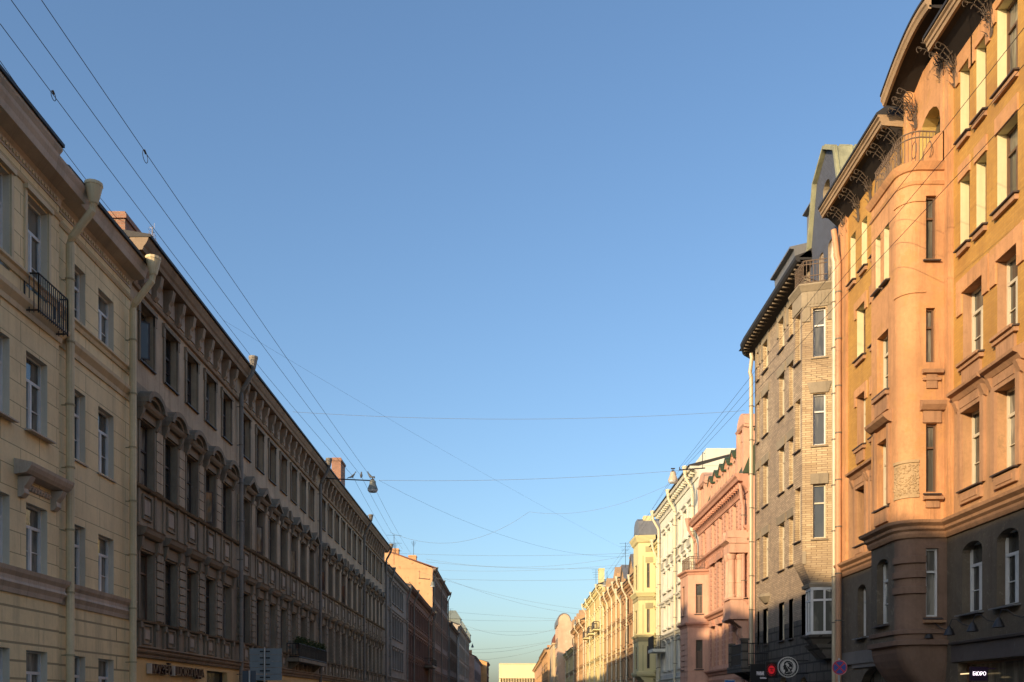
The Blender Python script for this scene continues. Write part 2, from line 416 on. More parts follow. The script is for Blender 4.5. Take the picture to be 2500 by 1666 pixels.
b.quad((U(25.95), 0, .12), (U(25.95), 15.7, .12), (U(25.95), 15.7, 0), (U(25.95), 0, 0), 0)
shell(b, 0, U(31.1), 0, 15.7, 12)
b.build('wall', [YEL, YELG, REVW], T)
for o in ops: window(T, F0, *o, style='two', fm=WHITE, rev=.2, sill=(.2,) if o[3] < 12 else None, sm=STONEY, w=.12)
for o in ops2: window(T, F0, *o, style='two', fm=WHITE, rev=.2, sill=(.06,), sm=STONEY)
pth = [(0, .12), (U(25.95), .12), (U(25.95), 0), (U(31.1), 0)]
b = MB(); b.sweep([(0, 4.38), (.05, 4.38), (.08, 4.5), (.16, 4.62), (.12, 4.7), (.12, 4.8), (.2, 4.9), (.24, 5.0), (0, 5.03)], pth)
b.build('string_course', STONEY, T)
b = MB(); b.sweep([(0, 11.55), (.05, 11.55), (.07, 11.68), (.2, 11.82), (.22, 11.92), (0, 11.96)], pth); b.build('string_course', YELT, T)
b = MB(); b.sweep([(0, 12.42), (.05, 12.42), (.09, 12.52), (.16, 12.56), (.16, 12.62), (0, 12.64)], pth); b.build('string_course', YELT, T)
b = MB(); b.sweep([(0, 14.92), (.04, 14.92), (.09, 15.0), (0, 15.04)], pth)
for k in range(int((U(31)-U(14))/.16)): u = U(14)+k*.16; ww = .12 if u < U(25.8) else 0; b.box(u, u+.08, 15.36, 15.44, ww, ww+.07)
b.build('frieze', YELT, T)
b = MB(); b.sweep([(0, 15.3), (.03, 15.3), (.05, 15.5), (.12, 15.58), (.5, 15.64), (.54, 15.8), (.6, 15.92), (.62, 16.0), (0, 16.0)], pth)
b.build('cornice', STONEY, T)
b = MB(); b.sweep([(0, 16.0), (.3, 16.0), (.34, 16.35), (.42, 16.45), (.42, 16.52), (0, 16.52)], [(0, .12), (U(25.3), .12)]); b.build('attic', STONEY, T)
b = MB(); b.extu([(.7, 16.0), (.72, 16.08), (.45, 16.2), (-8, 17.6), (-12, 16.0)], U(25.3), U(31.12)); b.extu([(.6, 16.53), (.6, 16.62), (-8, 17.9), (-12, 16.0)], 0, U(25.29))
b.build('roof', ROOFD, T)
# moulded window heads on the top floor
for a, c in cols:
    b = MB(); b.box(U(a)-.12, U(a)-.01, 12.6, 14.8, .12, .17); b.box(U(c)+.01, U(c)+.12, 12.6, 14.8, .12, .17); b.box(U(a)-.14, U(c)+.14, 14.8, 14.93, .12, .24); b.build('window_surround', YELT, T)
# hoods on carved consoles over the second-floor windows
for a, c in (cols[0], cols[2]):
    b = MB(); m = (U(a)+U(c))/2
    b.extu([(.12, 7.38), (.42, 7.42), (.5, 7.5), (.56, 7.6), (.58, 7.68), (.12, 7.78)], m-1.15, m+1.15)
    for s in (-.85, .85):
        b.extu([(.12, 6.85), (.2, 6.85), (.3, 6.95), (.27, 7.08), (.38, 7.22), (.46, 7.37), (.12, 7.37)], m+s-.12, m+s+.12)
    for k in range(9): b.extu([(.12, 7.1), (.17, 7.12), (.2, 7.2), (.12, 7.3)], m-.66+k*.147, m-.55+k*.147)
    b.build('window_hood', STONEY, T)
# iron balcony on the top floor
def railing(name, parent, F, path, v0, v1, mat, step=.12, r=.013, mid=None, belly=0):
    b = MB(F)
    for (a, c) in zip(path[:-1], path[1:]):
        L = hypot(c[0]-a[0], c[1]-a[1]); n = max(1, round(L/step))
        for k in range(n+1):
            t = k/n; u = a[0]+(c[0]-a[0])*t; ww = a[1]+(c[1]-a[1])*t
            b.ftube([(u, v0, ww), (u, v1, ww)], r*(1.8 if k in (0, n) else 1), 5)
        for v in [v0+.06, v1]+([mid] if mid else []): b.ftube([(a[0], v, a[1]), (c[0], v, c[1])], r*1.7, 6)
    return b.build(name, mat, parent)
for a, c in cols[2:]:
    railing('balcony_rail', T, F0, [(U(a)-.12, .14), (U(a)-.12, .5), (U(c)+.35, .5), (U(c)+.35, .14)], 11.62, 12.62, IRON, .115)
for Yp in (26.35, 30.72):
    downpipe(T, F0, U(Yp), .2, 15.95, plaster('yellow pipe paint', (.66, .54, .33), stain=.3, rough=.6), .115, .24, .9, band=plaster('yellow pipe collar', (.42, .35, .21)))

# ------------------------------------------------------------------ LEFT 2: long grey house
SOOT_SHADE = plaster('sooty shaded stucco', (.32, .26, .185), dirt=(.085, .07, .058), stain=.75, var=.3, patch=(.40, .35, .30), pscale=2.2, pthr=.64)  # soot, plus the weaker skylight of the lower floors put into the colour
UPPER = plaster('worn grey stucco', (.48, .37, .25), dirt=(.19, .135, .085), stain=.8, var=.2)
TRIMD = plaster('dark moulded stucco', (.27, .215, .15), dirt=(.06, .048, .04), stain=.75, var=.2)
TRIMM = plaster('brown moulded stucco', (.34, .25, .17), dirt=(.06, .045, .037), stain=.6, var=.2)
PANEL = plaster('pale panel', (.42, .34, .26), stain=.5)
OCHRE = plaster('ochre shopfront plaster', (.72, .49, .22), stain=.25, var=.1)
T = left('stucco_apartment_house', 'long soot-stained grey stucco house with curved and pointed window pediments on the left', 31.1)
U = lambda Y: Y-31.1
sty = [31.85+2.27*k for k in range(5)] + [43.95+2.42*k for k in range(7)] + [62.05+2.5*k for k in range(7)] + [80.3+2.35*k for k in range(5)]
H = 17.0
ops = []
for y in sty:
    ops += [(U(y), U(y)+1.22, 4.5, 6.83), (U(y), U(y)+1.22, 9.05, 11.28), (U(y), U(y)+1.22, 13.3, 15.2)]
gops = [(U(38.9), U(41.7), 0.1, 3.0), (U(33.2), U(35.2), .6, 2.35), (U(46), U(48.6), .5, 2.8), (U(51), U(53.6), .5, 2.8), (U(56), U(58.6), .1, 2.8), (U(64), U(67), .5, 2.8), (U(70), U(73), .5, 2.8)]
b = MB(); Ue = U(93.2)
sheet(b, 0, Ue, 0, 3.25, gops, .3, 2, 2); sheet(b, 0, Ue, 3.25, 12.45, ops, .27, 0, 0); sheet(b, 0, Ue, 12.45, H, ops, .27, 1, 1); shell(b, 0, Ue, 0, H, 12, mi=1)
b.build('wall', [SOOT_SHADE, UPPER, OCHRE], T)
for k, o in enumerate(ops):
    window(T, F0, *o, style='two_low' if o[2] > 8 else 'split', fm=random.choice((DKWOOD, DKWOOD, BROWN, GREYW)), gm=GL if o[2] > 8 else GLD, rev=.24, sill=(.1,), sm=SILLD)
for o in gops: window(T, F0, *o[:4], style='one', fm=DKWOOD, gm=GLD, rev=.25)
for k in (2, 10, 19, 28, 37, 46): ajar(T, F0, ops[k][0]+.06, ops[k][2]+.06, ops[k][2]+1.35, -.17, .9, DKWOOD)
# pediments
def ped_mesh(kind):
    b = MB(); W = .86
    b.box(-W+.1, W-.1, .02, .3, 0, .09); b.extu([(0, .3), (.22, .3), (.3, .38), (.34, .46), (0, .47)], -W, W)
    for s in (-W+.02, W-.2): b.extu([(0, -.1), (.1, -.1), (.2, .1), (.24, .3), (0, .3)], s, s+.18)
    if kind == 'arc':
        n = 10; R = [(-W*cos(pi*t/n), .47+.55*sin(pi*t/n)) for t in range(n+1)]; r = [(-(W-.2)*cos(pi*t/n), .47+.38*sin(pi*t/n)) for t in range(n+1)]
        q = [(-(W-.34)*cos(pi*t/n), .47+.26*sin(pi*t/n)) for t in range(n+1)]
        b.extr(R+r[::-1], 0, .42); b.extr(r+q[::-1], 0, .3); b.extr(q, 0, .15)
    elif kind == 'tri':
        b.extr([(-W-.05, .47), (-W+.2, .47), (0, .82), (W-.2, .47), (W+.05, .47), (0, 1.08)], 0, .42); b.extr([(-W+.2, .47), (W-.2, .47), (0, .82)], 0, .2)
    else:
        b.extr([(-W-.02, .47), (-.3, .47), (-.3, .62), (-.25, 1.0), (-.4, .98)], 0, .4); b.extr([(.3, .47), (W+.02, .47), (.4, .98), (.25, 1.0), (.3, .62)], 0, .4)
        b.extr([(-.22, .47), (.22, .47), (.3, .9), (.0, 1.15), (-.3, .9)], 0, .28)
    return b.mesh('pediment', TRIMD)
PM = {k: ped_mesh(k) for k in ('arc', 'tri', 'open')}
hm = MB(); hm.box(-.72, .72, .05, .42, 0, .07); hm.extu([(0, .42), (.2, .45), (.3, .55), (.34, .68), (.38, .72), (0, .78)], -.86, .86)
for s in (-.8, .64): hm.extu([(0, -.05), (.08, -.05), (.16, .1), (.2, .42), (0, .42)], s, s+.16)
hm = hm.mesh('lintel', TRIMD)
for k, y in enumerate(sty):
    kind = 'arc' if k < 5 else ('open' if k in (8, 15) else ('tri' if k < 12 else ('arc' if k in (12, 18) else ('tri' if k < 19 else 'tri'))))
    link('pediment', PM[kind], T, F0.p(U(y)+.61, 11.3, 0)); link('lintel', hm, T, F0.p(U(y)+.61, 6.85, 0))
# rusticated piers, surrounds, panels, brackets
b = MB(); s2 = MB(); pn = MB(); br = MB(); pl = MB(); pf = MB()
ed = sorted(sty)
for k, y in enumerate(ed):
    u = U(y); nx = U(ed[k+1]) if k+1 < len(ed) else u+2.3
    p0, p1 = u+1.22, nx
    if p1-p0 > 1.5: p0, p1 = p1-.75-.12, p1-.12
    m = (p0+p1)/2; hw = min(.3, (p1-p0)/2-.15)
    for j in range(8): b.box(m-hw, m+hw, 4.55+j*.3, 4.55+j*.3+.25, 0, .07)
    b.box(m-hw-.03, m+hw+.03, 6.98, 7.6, 0, .05)
    if k < 5 or k % 7 == 4:
        for j in range(6): pl.box(m-hw, m+hw, 9.12+j*.36, 9.12+j*.36+.33, 0, .05)
    else: pl.box(m-hw, m+hw, 9.1, 11.3, 0, .06); pl.box(m-hw-.05, m+hw+.05, 11.3, 11.5, 0, .1)
    for (v0, v1) in ((4.5, 6.83), (9.05, 11.28)):
        s2.box(u-.13, u-.02, v0, v1, 0, .05); s2.box(u+1.24, u+1.35, v0, v1, 0, .05)
    s2.box(u-.13, u-.01, 13.2, 15.2, 0, .06); s2.box(u+1.23, u+1.35, 13.2, 15.2, 0, .06); s2.box(u-.2, u+1.42, 15.2, 15.34, 0, .1)
    s2.box(u-.2, u-.01, 14.85, 15.2, 0, .07); s2.box(u+1.23, u+1.42, 14.85, 15.2, 0, .07)
    c = u+.61
    for (v0, v1, ww) in ((7.98, 8.72, .42), (3.72, 4.28, .38)):
        for q in ((c-ww, c+ww, v0-.06, v0), (c-ww, c+ww, v1, v1+.06), (c-ww, c-ww+.07, v0, v1), (c+ww-.07, c+ww, v0, v1)): pf.box(*q, 0, .07)
        pn.box(c-ww+.17, c+ww-.17, v0+.12, v1-.12, 0, .05)
    for ww in (-.82, .66): pf.box(c+ww, c+ww+.16, 3.58, 4.4, 0, .09); pf.box(c+ww-.02, c+ww+.18, 4.2, 4.4, 0, .15); pf.box(c+ww, c+ww+.16, 7.75, 8.9, 0, .06)
    for cc in (c-.56, c+.56):
        br.extu([(0, 15.72), (.1, 15.72), (.2, 15.85), (.2, 16.05), (.3, 16.2), (.36, 16.55), (0, 16.6)], cc-.13, cc+.13)
    pn.box(c-.33, c+.33, 15.85, 16.4, 0, .05); pn.box(c+.86, min(nx+.61-.86, c+1.5), 15.85, 16.4, 0, .05)
b.build('pier_block', SOOT_SHADE, T); s2.build('window_surround', TRIMD, T); pn.build('panel', PANEL, T); pf.build('panel_frame', TRIMD, T); br.build('cornice_bracket', TRIMM, T); pl.build('pilaster', UPPER, T)
pth = [(0, 0), (Ue, 0)]
b = MB(); b.sweep([(0, 3.2), (.1, 3.2), (.14, 3.27), (.1, 3.3), (.2, 3.36), (.24, 3.42), (.2, 3.46), (.3, 3.52), (.3, 3.56), (0, 3.6)], pth); b.build('string_course', TRIMM, T)
b = MB(); b.sweep([(0, 4.38), (.14, 4.4), (.18, 4.46), (0, 4.49)], pth); b.sweep([(0, 7.55), (.05, 7.58), (.1, 7.66), (0, 7.7)], pth); b.sweep([(0, 8.9), (.12, 8.92), (.18, 8.99), (0, 9.03)], pth)
b.build('sill_course', TRIMD, T)
b = MB(); b.sweep([(0, 15.5), (.1, 15.52), (.14, 15.62), (0, 15.68)], pth); b.build('architrave', TRIMM, T)
b = MB(); b.sweep([(0, 16.6), (.4, 16.62), (.44, 16.74), (.5, 16.8), (.58, 16.95), (.6, 17.02), (0, 17.05)], pth); b.build('cornice', TRIMM, T)
b = MB(); b.extu([(.68, 17.03), (.68, 17.12), (-8, 18.5), (-12, 17.0)], -.02, Ue); b.box(U(61.2), U(61.4), 17.1, 17.45, -5, .5); b.box(U(79), U(79.2), 17.1, 17.45, -5, .5)
R_ = b.build('roof', ROOFD, T)
def chimney(parent, u0, u1, w0, w1, v0, v1, mat, capm=None, flues=2):
    b = MB(); b.box(u0, u1, v0, v1-.25, w0, w1); b.box(u0-.06, u1+.06, v1-.25, v1-.1, w0-.06, w1+.06); b.box(u0, u1, v1-.1, v1, w0, w1)
    o = b.build('chimney', mat, parent)
    return o
BRK = brick('red chimney brick', (.40, .19, .12), (.32, .15, .10), (.3, .25, .2)); 
GREYCH = plaster('grey chimney render', (.4, .36, .3), patch=(.45, .17, .09))
chimney(R_, U(71), U(72.8), -1.0, -.3, 17.3, 20.2, BRK); chimney(R_, U(31.9), U(33.4), -1.2, -.5, 17.1, 18.3, BRK); chimney(R_, U(50), U(51.5), -4, -3, 17.5, 19.2, GREYCH)
b = MB()
def snow_rail(b, ua, ub, v, w, h=.35):
    b.ftube([(ua, v+h, w), (ub, v+h, w)], .02, 5); b.ftube([(ua, v+h*.55, w), (ub, v+h*.55, w)], .015, 5)
    n = int((ub-ua)/1.3)
    for k in range(n+1): u = ua+(ub-ua)*k/n; b.ftube([(u, v, w), (u, v+h, w)], .018, 5); b.ftube([(u, v+.02, w-.3), (u, v+h, w)], .014, 4)
for a, c in ((34, 42.6), (44, 52), (52.6, 60.8), (62, 70), (72, 78.6), (80, 92)): snow_rail(b, U(a), U(c), 17.13, .38)
b.build('snow_rail', IRON, T)
for Yp in (43.15, 61.0, 79.1): downpipe(T, F0, U(Yp), .2, 17.3, plaster('dirty grey pipe', (.2, .18, .155), stain=.5, rough=.6) if Yp > 50 else plaster('dirty pale pipe', (.26, .235, .2), stain=.5, rough=.6), .1, .2, .75)
downpipe(T, F0, U(92.9), .2, 17.2, plaster('dirty grey pipe', (.2, .18, .155)), .1, .2, .7)
# balcony with flower boxes above the second segment
b = MB(); b.box(U(52.5), U(60.3), 4.0, 4.2, 0, .75); b.extu([(0, 3.6), (.15, 3.6), (.6, 4.0), (0, 4.0)], U(53.2), U(53.5)); b.extu([(0, 3.6), (.15, 3.6), (.6, 4.0), (0, 4.0)], U(59.2), U(59.5)); b.build('balcony_slab', TRIMD, T)
railing('balcony_rail', T, F0, [(U(52.5), .05), (U(52.5), .72), (U(60.3), .72), (U(60.3), .05)], 4.2, 5.0, IRON, .16, .016)
def leafy(b, c, r, n, s):
    for _ in range(n):
        d = mathutils.Vector([random.gauss(0, 1) for _ in range(3)]).normalized()*r*random.random()**.5; p = mathutils.Vector(c)+d
        a = mathutils.Vector([random.gauss(0, 1) for _ in range(3)]).normalized()*s; e = a.cross(mathutils.Vector([random.gauss(0, 1) for _ in range(3)])).normalized()*s*.5
        b.face([b.raw(*(p-a)), b.raw(*(p+e)), b.raw(*(p+a)), b.raw(*(p-e))])
LEAF = plaster('potted plant leaves', (.07, .09, .03), bump=0)
for k, y in enumerate((53.2, 54.3, 55.5, 57.0, 58.4, 59.7)):
    q = thing('potted_plant', ['straggly green plant at the near end of the flowered balcony behind the road sign', 'low bushy plant second along the balcony behind the traffic signs', 'drooping plant near the middle of the balcony behind the traffic signs', 'dark round bush past the middle of the flowered balcony', 'bush with pale flowers next to last on the flowered balcony', 'small plant at the far end of the flowered balcony'][k], 'potted plant', (-W_L+.55, y, 4.75), 0, 'plants along the balcony rail')
    b = MB(); b.frust((-.13, .13, -.1, .1), (-.17, .17, -.13, .13), 0, .26); b.build('pot', paint('brown plastic', (.12, .07, .05)), q)
    b = MB(); leafy(b, (0, 0, .42), .32, 260, .06); b.build('foliage', LEAF, q)

# raised letters of the museum
def text_obj(body, size, mat, parent, loc, rot, depth=.03, name='lettering', sx=1.0, align='LEFT', bold=0):
    cu = bpy.data.curves.new('t', 'FONT'); cu.body = body; cu.size = size; cu.extrude = depth; cu.align_x = align; cu.offset = bold
    o = bpy.data.objects.new('t', cu); C.objects.link(o); bpy.context.view_layer.update()
    me = bpy.data.meshes.new_from_object(o.evaluated_get(bpy.context.evaluated_depsgraph_get())); bpy.data.objects.remove(o)
    for v in me.vertices: v.co.x *= sx
    me.materials.clear(); me.materials.append(mat); me.name = name
    p = bpy.data.objects.new(name, me); C.objects.link(p); p.parent = parent; p.location = loc; p.rotation_euler = rot; return p
MUS = thing('museum_sign', 'raised dark letters on the ochre ground floor of the grey house', 'shop sign', (-W_L, 32.5, 2.66), pi/2)
CHOC = paint('chocolate metal', (.06, .025, .02), .4, .2); PALEED = paint('pale letter edge', (.6, .5, .4), .5)
text_obj('МУЗЕЙ', .44, CHOC, MUS, (0.0, -.16, .02), (pi/2, 0, 0), .06, 'lettering', 1.2, bold=.006); text_obj('ШОКОЛАДА', .44, CHOC, MUS, (2.25, -.16, .02), (pi/2, 0, 0), .06, 'lettering', 1.2, bold=.006)
b = MB(); b.box(-.07, -.03, .0, .36, .02, .2); b.box(2.16, 2.2, .0, .36, .02, .2); b.build('mounting_rail', PALEED, MUS)

# ------------------------------------------------------------------ generic street house
def house(side, name, label, ya, yb, x, h, rows, pitch, ww, mat, trim=None, ground=None, endm=None, roofm=None, cs=.5, first=.8, fr=None, gl=None, bands=(), pipes=(), pipem=None, depth=12, rh=1.8, rev=.2, chims=(), arch=0, surround=True, sillt=True, head=None, gv=4.0, snow=False):
    L = yb-ya; trim = trim or mat; ground = ground or mat; endm = endm or mat; roofm = roofm or ROOFD; fr = fr or DKWOOD; gl = gl or GL
    T = left(name, label, ya, x) if side == 'L' else right(name, label, yb, x)
    n = max(1, int((L-2*first+pitch-ww)/pitch)); off = (L-((n-1)*pitch+ww))/2
    ops = [(off+k*pitch, off+k*pitch+ww, r[0], r[1], arch if (arch and r == rows[0]) else 0) for k in range(n) for r in rows if r[1] < h]
    b = MB(); sheet(b, 0, L, 0, gv, ops, rev+.04, 1, 1); sheet(b, 0, L, gv, h, ops, rev+.04, 0, 0); shell(b, 0, L, 0, h, depth, mi=2)
    b.build('wall', [mat, ground, endm], T)
    for o in ops: window(T, F0, *o[:4], style='far', fm=fr, gm=gl, rev=rev)
    b = MB()
    for o in ops:
        if surround:
            b.box(o[0]-.16, o[0]-.01, o[2], o[3], 0, .07); b.box(o[1]+.01, o[1]+.16, o[2], o[3], 0, .07)
        if head == 'flat' or head is None: b.extu([(0, o[3]+.02), (.1, o[3]+.02), (.12, o[3]+.2), (.24, o[3]+.28), (.24, o[3]+.36), (0, o[3]+.38)], o[0]-.22, o[1]+.22)
        elif head == 'tri':
            c = (o[0]+o[1])/2; q = (o[1]-o[0])/2+.25; b.extr([(c-q, o[3]+.15), (c+q, o[3]+.15), (c, o[3]+.7)], 0, .26); b.box(c-q, c+q, o[3]+.02, o[3]+.15, 0, .2)
        if sillt: b.box(o[0]-.2, o[1]+.2, o[2]-.14, o[2]-.02, 0, .16)
    b.build('window_surround', trim, T)
    b = MB()
    for v in bands: b.extu([(0, v), (.1, v), (.14, v+.12), (.24, v+.2), (.24, v+.28), (0, v+.32)], 0, L)
    if bands: b.build('string_course', trim, T)
    b = MB(); b.extu([(0, h-.75*cs-.3), (.08, h-.75*cs-.3), (.12, h-.75*cs), (cs*.45, h-.4*cs), (cs*.5, h-.22), (cs*.9, h-.2), (cs, h-.05), (cs, h), (0, h)], -.01, L+.01)
    for k in range(int(L/.7)): u = .2+k*.7; b.box(u, u+.25, h-.2-.35*cs, h-.21, 0, cs*.75)
    b.build('cornice', trim, T)
    b = MB(); b.extu([(cs+.08, h+.003), (cs+.08, h+.09), (-depth*.5, h+rh), (-depth, h)], -.01, L+.01); R = b.build('roof', roofm, T)
    ue = -.03 if side == 'L' else L+.03
    if rh > .5: b = MB(); b.poly([(ue, h, 0), (ue, h+rh-.02, -depth*.5), (ue, h, -depth)]); b.build('gable_wall', endm, T)
    for (cu, cw, hh, cm) in chims: chimney(R, cu, cu+1.4, cw-.8, cw, h, h+hh, cm)
    if snow: b = MB(); snow_rail(b, .5, L-.5, h+.1, cs-.25); b.build('snow_rail', IRON, T)
    for p in pipes: downpipe(T, F0, p, .2, h+.05, pipem or ZINC, .1, .2, cs+.1)
    return T
ORCH = plaster('orange chimney render', (.6, .32, .16))
house('L', 'plain_apartment_house', 'plain light grey house between the long sooty house and the red-brown house', 93.2, 112.3, W_L, 15.3,
      [(1.0, 3.0), (5.4, 7.4), (8.7, 10.8), (12.3, 14.2)], 2.1, 1.05, plaster('grey putty plaster', (.30, .265, .225), stain=.35), bands=(4.2, 11.2), chims=((4, -2, 1.6, GREYCH), (13, -1.5, 1.5, BRK)), pipes=(3.0, 18.6), pipem=plaster('dirty pale pipe', (.26, .235, .2)), cs=.45, first=3.4, snow=True)
T = house('L', 'brown_apartment_house', 'dark red-brown house with an iron balcony, below the orange gable wall', 112.3, 148, W_L, 15.8,
      [(.8, 3.0), (4.6, 6.8), (8.0, 10.2), (11.9, 13.9)], 2.3, 1.1, plaster('red brown stucco', (.20, .115, .085), dirt=(.07, .05, .04), stain=.5), bands=(3.6, 7.3, 11.0), pipes=(7, 28, 35.2), pipem=plaster('dirty grey pipe', (.2, .18, .155)), cs=.6, chims=((6, -1.2, 1.3, ORCH),), snow=True)
b = MB(); b.box(22, 29, 6.9, 7.15, 0, 1.3); b.build('balcony_slab', TRIMD, T); railing('balcony_rail', T, F0, [(22, .05), (22, 1.25), (29, 1.25), (29, .05)], 7.15, 8.2, IRON, .2, .025)
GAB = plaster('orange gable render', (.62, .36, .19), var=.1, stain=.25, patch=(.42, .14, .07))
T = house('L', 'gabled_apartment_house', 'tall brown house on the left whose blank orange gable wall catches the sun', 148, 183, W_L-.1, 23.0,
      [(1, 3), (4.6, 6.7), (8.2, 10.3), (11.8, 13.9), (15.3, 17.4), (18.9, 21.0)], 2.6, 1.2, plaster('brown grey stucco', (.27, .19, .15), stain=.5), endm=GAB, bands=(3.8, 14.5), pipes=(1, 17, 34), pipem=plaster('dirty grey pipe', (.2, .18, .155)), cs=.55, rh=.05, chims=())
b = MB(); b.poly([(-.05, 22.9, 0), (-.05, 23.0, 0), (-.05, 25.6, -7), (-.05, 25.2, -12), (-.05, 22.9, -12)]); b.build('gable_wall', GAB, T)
b = MB(); b.extu([(.6, 22.98), (.6, 23.12), (-7, 25.75), (-12, 25.3), (-12, 25.1), (-7, 25.55)], -.2, 35); R_ = b.build('roof', ROOFRUST, T)
chimney(R_, .3, 1.5, -3.8, -2.6, 23.8, 25.1, ORCH); chimney(R_, .5, 1.9, -7.4, -5.4, 25, 26.2, ORCH)
b = MB()
for (u, w_, hh) in ((.4, -5.9, 1.8), (.4, -3, 2.2)):
    b.ftube([(u, 25, w_), (u, 25.6+hh*.8, w_)], .03, 5)
    for k in range(4): b.ftube([(u, 25.4+hh*.8-k*.2, w_-.4+.07*k), (u, 25.4+hh*.8-k*.2, w_+.4-.07*k)], .02, 4)
b.build('aerial', IRON, T)
house('L', 'low_dark_house', 'low dark brown house just past the tall gabled house on the left', 183, 211, W_L-.2, 17.4,
      [(1, 3), (4.8, 6.9), (8.6, 10.7), (12.4, 14.5)], 2.6, 1.2, plaster('dark umber stucco', (.19, .125, .085), stain=.5), bands=(4, 11.4), pipes=(1, 26), pipem=plaster('dirty grey pipe', (.2, .18, .155)), cs=.6)
T = house('L', 'turreted_apartment_house', 'pale grey house with blue-green roof turrets far down the left side', 211, 268, W_L-.4, 19.4,
      [(1, 3.2), (5, 7.2), (8.8, 11), (12.6, 14.8), (16, 17.8)], 3.4, 1.5, plaster('pale grey stucco', (.40, .345, .28), stain=.3), bands=(4.2, 12), cs=.6, pipes=(1, 30), rh=2.5, chims=((14, -1.5, 3, GREYCH), (40, -1.5, 3, ORCH)))
TQ = paint('verdigris sheet', (.2, .235, .215), .6, .2)
for u in (2.5, 30, 52):
    b = MB(); b.box(u, u+4, 19.4, 21, -3, .5); b.frust((u-.2, u+4.2, -3.2, .7), (u+1.2, u+2.8, -2, -.6), 21, 23); b.build('turret', TQ, T)
house('L', 'pink_gabled_house', 'small house with a sunlit pinkish gable, beyond the turreted grey house', 268, 325, 10.7, 15.2,
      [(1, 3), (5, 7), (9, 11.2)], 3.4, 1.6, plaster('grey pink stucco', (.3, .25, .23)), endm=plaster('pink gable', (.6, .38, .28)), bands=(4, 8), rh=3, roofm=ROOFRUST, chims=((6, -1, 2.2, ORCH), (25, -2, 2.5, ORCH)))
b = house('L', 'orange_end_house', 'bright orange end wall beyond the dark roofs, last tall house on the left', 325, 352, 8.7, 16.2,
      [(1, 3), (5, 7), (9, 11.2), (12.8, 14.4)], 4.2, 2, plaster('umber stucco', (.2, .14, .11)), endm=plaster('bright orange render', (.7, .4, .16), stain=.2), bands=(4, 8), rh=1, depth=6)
house('L', 'small_orange_house', 'small low orange house left of the pale hall that closes the street', 440, 470, 7.6, 9.5, [(1, 3), (5, 7)], 4, 1.6, plaster('light orange render', (.6, .36, .2)), rh=3.5, roofm=ROOFRUST, depth=10)

# the hall closing the street
T = thing('columned_hall', 'wide pale yellow windowless hall with a row of fins closing the street', 'building', (-5.8, 420, 0))
HALL = plaster('pale yellow stone', (.72, .60, .36), var=.04, stain=.1)
b = MB(); b.box(0, 40, 13.2, 19.6, -30, 0); b.box(0, 40, 0, 13.2, -30, -3); b.box(-.4, 40.4, 0, 2.0, -30, 1); b.box(0, 40, 19.6, 19.9, -.6, .3); b.build('wall', HALL, T)
b = MB()
for k in range(34): b.box(.3+k*1.2, .75+k*1.2, 2.0, 13.2, -3, -.2)
b.build('fin', HALL, T)
b = MB(); b.extr([(14, 19.7), (40, 19.7), (40, 22), (27, 21.3)], -20, -1); b.build('roof', ROOFG, T)

# ------------------------------------------------------------------ RIGHT 1: orange art-nouveau house with a round-cornered bay
OCB = brick('ochre glazed brick', (.55, .31, .075), (.48, .26, .06), (.44, .25, .08), bw=.25, bh=.08, ms=.008, stain=.7, dirt=(.26, .13, .05))
SALM = plaster('salmon render', (.56, .295, .14), dirt=(.20, .105, .06), stain=.85, var=.22, patch=(.50, .27, .11), pscale=.8, pthr=.54)
SALD = plaster('soiled salmon render', (.40, .23, .13), dirt=(.12, .075, .05), stain=.8, var=.2)
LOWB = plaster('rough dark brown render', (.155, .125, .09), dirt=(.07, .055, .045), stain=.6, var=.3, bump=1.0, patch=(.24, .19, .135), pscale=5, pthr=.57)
BAYB = plaster('dark red-brown render', (.23, .145, .10), dirt=(.08, .06, .045), stain=.7, var=.25)
BRREV = plaster('bright fresh reveal', (.66, .58, .36), stain=.25, var=.08, bump=.1)
T = right('orange_bay_house', 'tall orange and ochre house with round-cornered bay and wide dark eaves, right edge', 35.5)
U = lambda Y: 35.5-Y
UY = lambda Ya, Yb: (35.5-Yb, 35.5-Ya)
def OP(Ya, Yb, v0, v1, *a): return (35.5-Yb, 35.5-Ya, v0, v1, *a)
HN = 20.0
near6 = [OP(23.1, 24.07, 17.2, 19.35), OP(24.62, 25.15, 17.2, 19.1), OP(25.52, 26.05, 17.2, 19.1), OP(20.9, 21.9, 17.2, 19.35)]
near5 = [OP(23.1, 24.07, 14.2, 16.15), OP(24.62, 25.15, 14.2, 16.05), OP(25.52, 26.05, 14.2, 16.05), OP(20.9, 21.9, 14.2, 16.15)]
near4 = [OP(23.1, 24.07, 10.95, 12.9), OP(24.8, 25.9, 10.95, 12.9), OP(20.9, 21.9, 10.95, 12.9)]
near3 = [OP(23.1, 24.07, 7.5, 9.6), OP(24.85, 25.9, 7.5, 9.6), OP(20.9, 21.9, 7.5, 9.6)]
near2 = [OP(23.05, 24.1, 4.1, 6.0, .25), OP(24.85, 25.95, 4.1, 6.0, .25), OP(20.9, 21.9, 4.1, 6.0, .25)]
shop = [OP(22.3, 26.2, .4, 2.75), OP(18.3, 21.8, .4, 2.75)]
far6 = [OP(34.0, 34.5, 17.0, 18.7), OP(32.9, 33.4, 17.0, 18.7), OP(31.6, 32.3, 17.0, 18.7)]
far5 = [OP(33.05, 33.85, 13.95, 15.75), OP(31.65, 32.4, 13.95, 15.75)]
far4 = [OP(33.05, 33.85, 10.8, 12.6), OP(31.65, 32.4, 10.8, 12.6)]
far3 = [OP(33.0, 33.85, 7.3, 9.3), OP(31.6, 32.4, 7.3, 9.3)]
far2 = [OP(33.0, 33.8, 4.0, 5.85, .2), OP(31.6, 32.4, 4.0, 5.85, .2)]
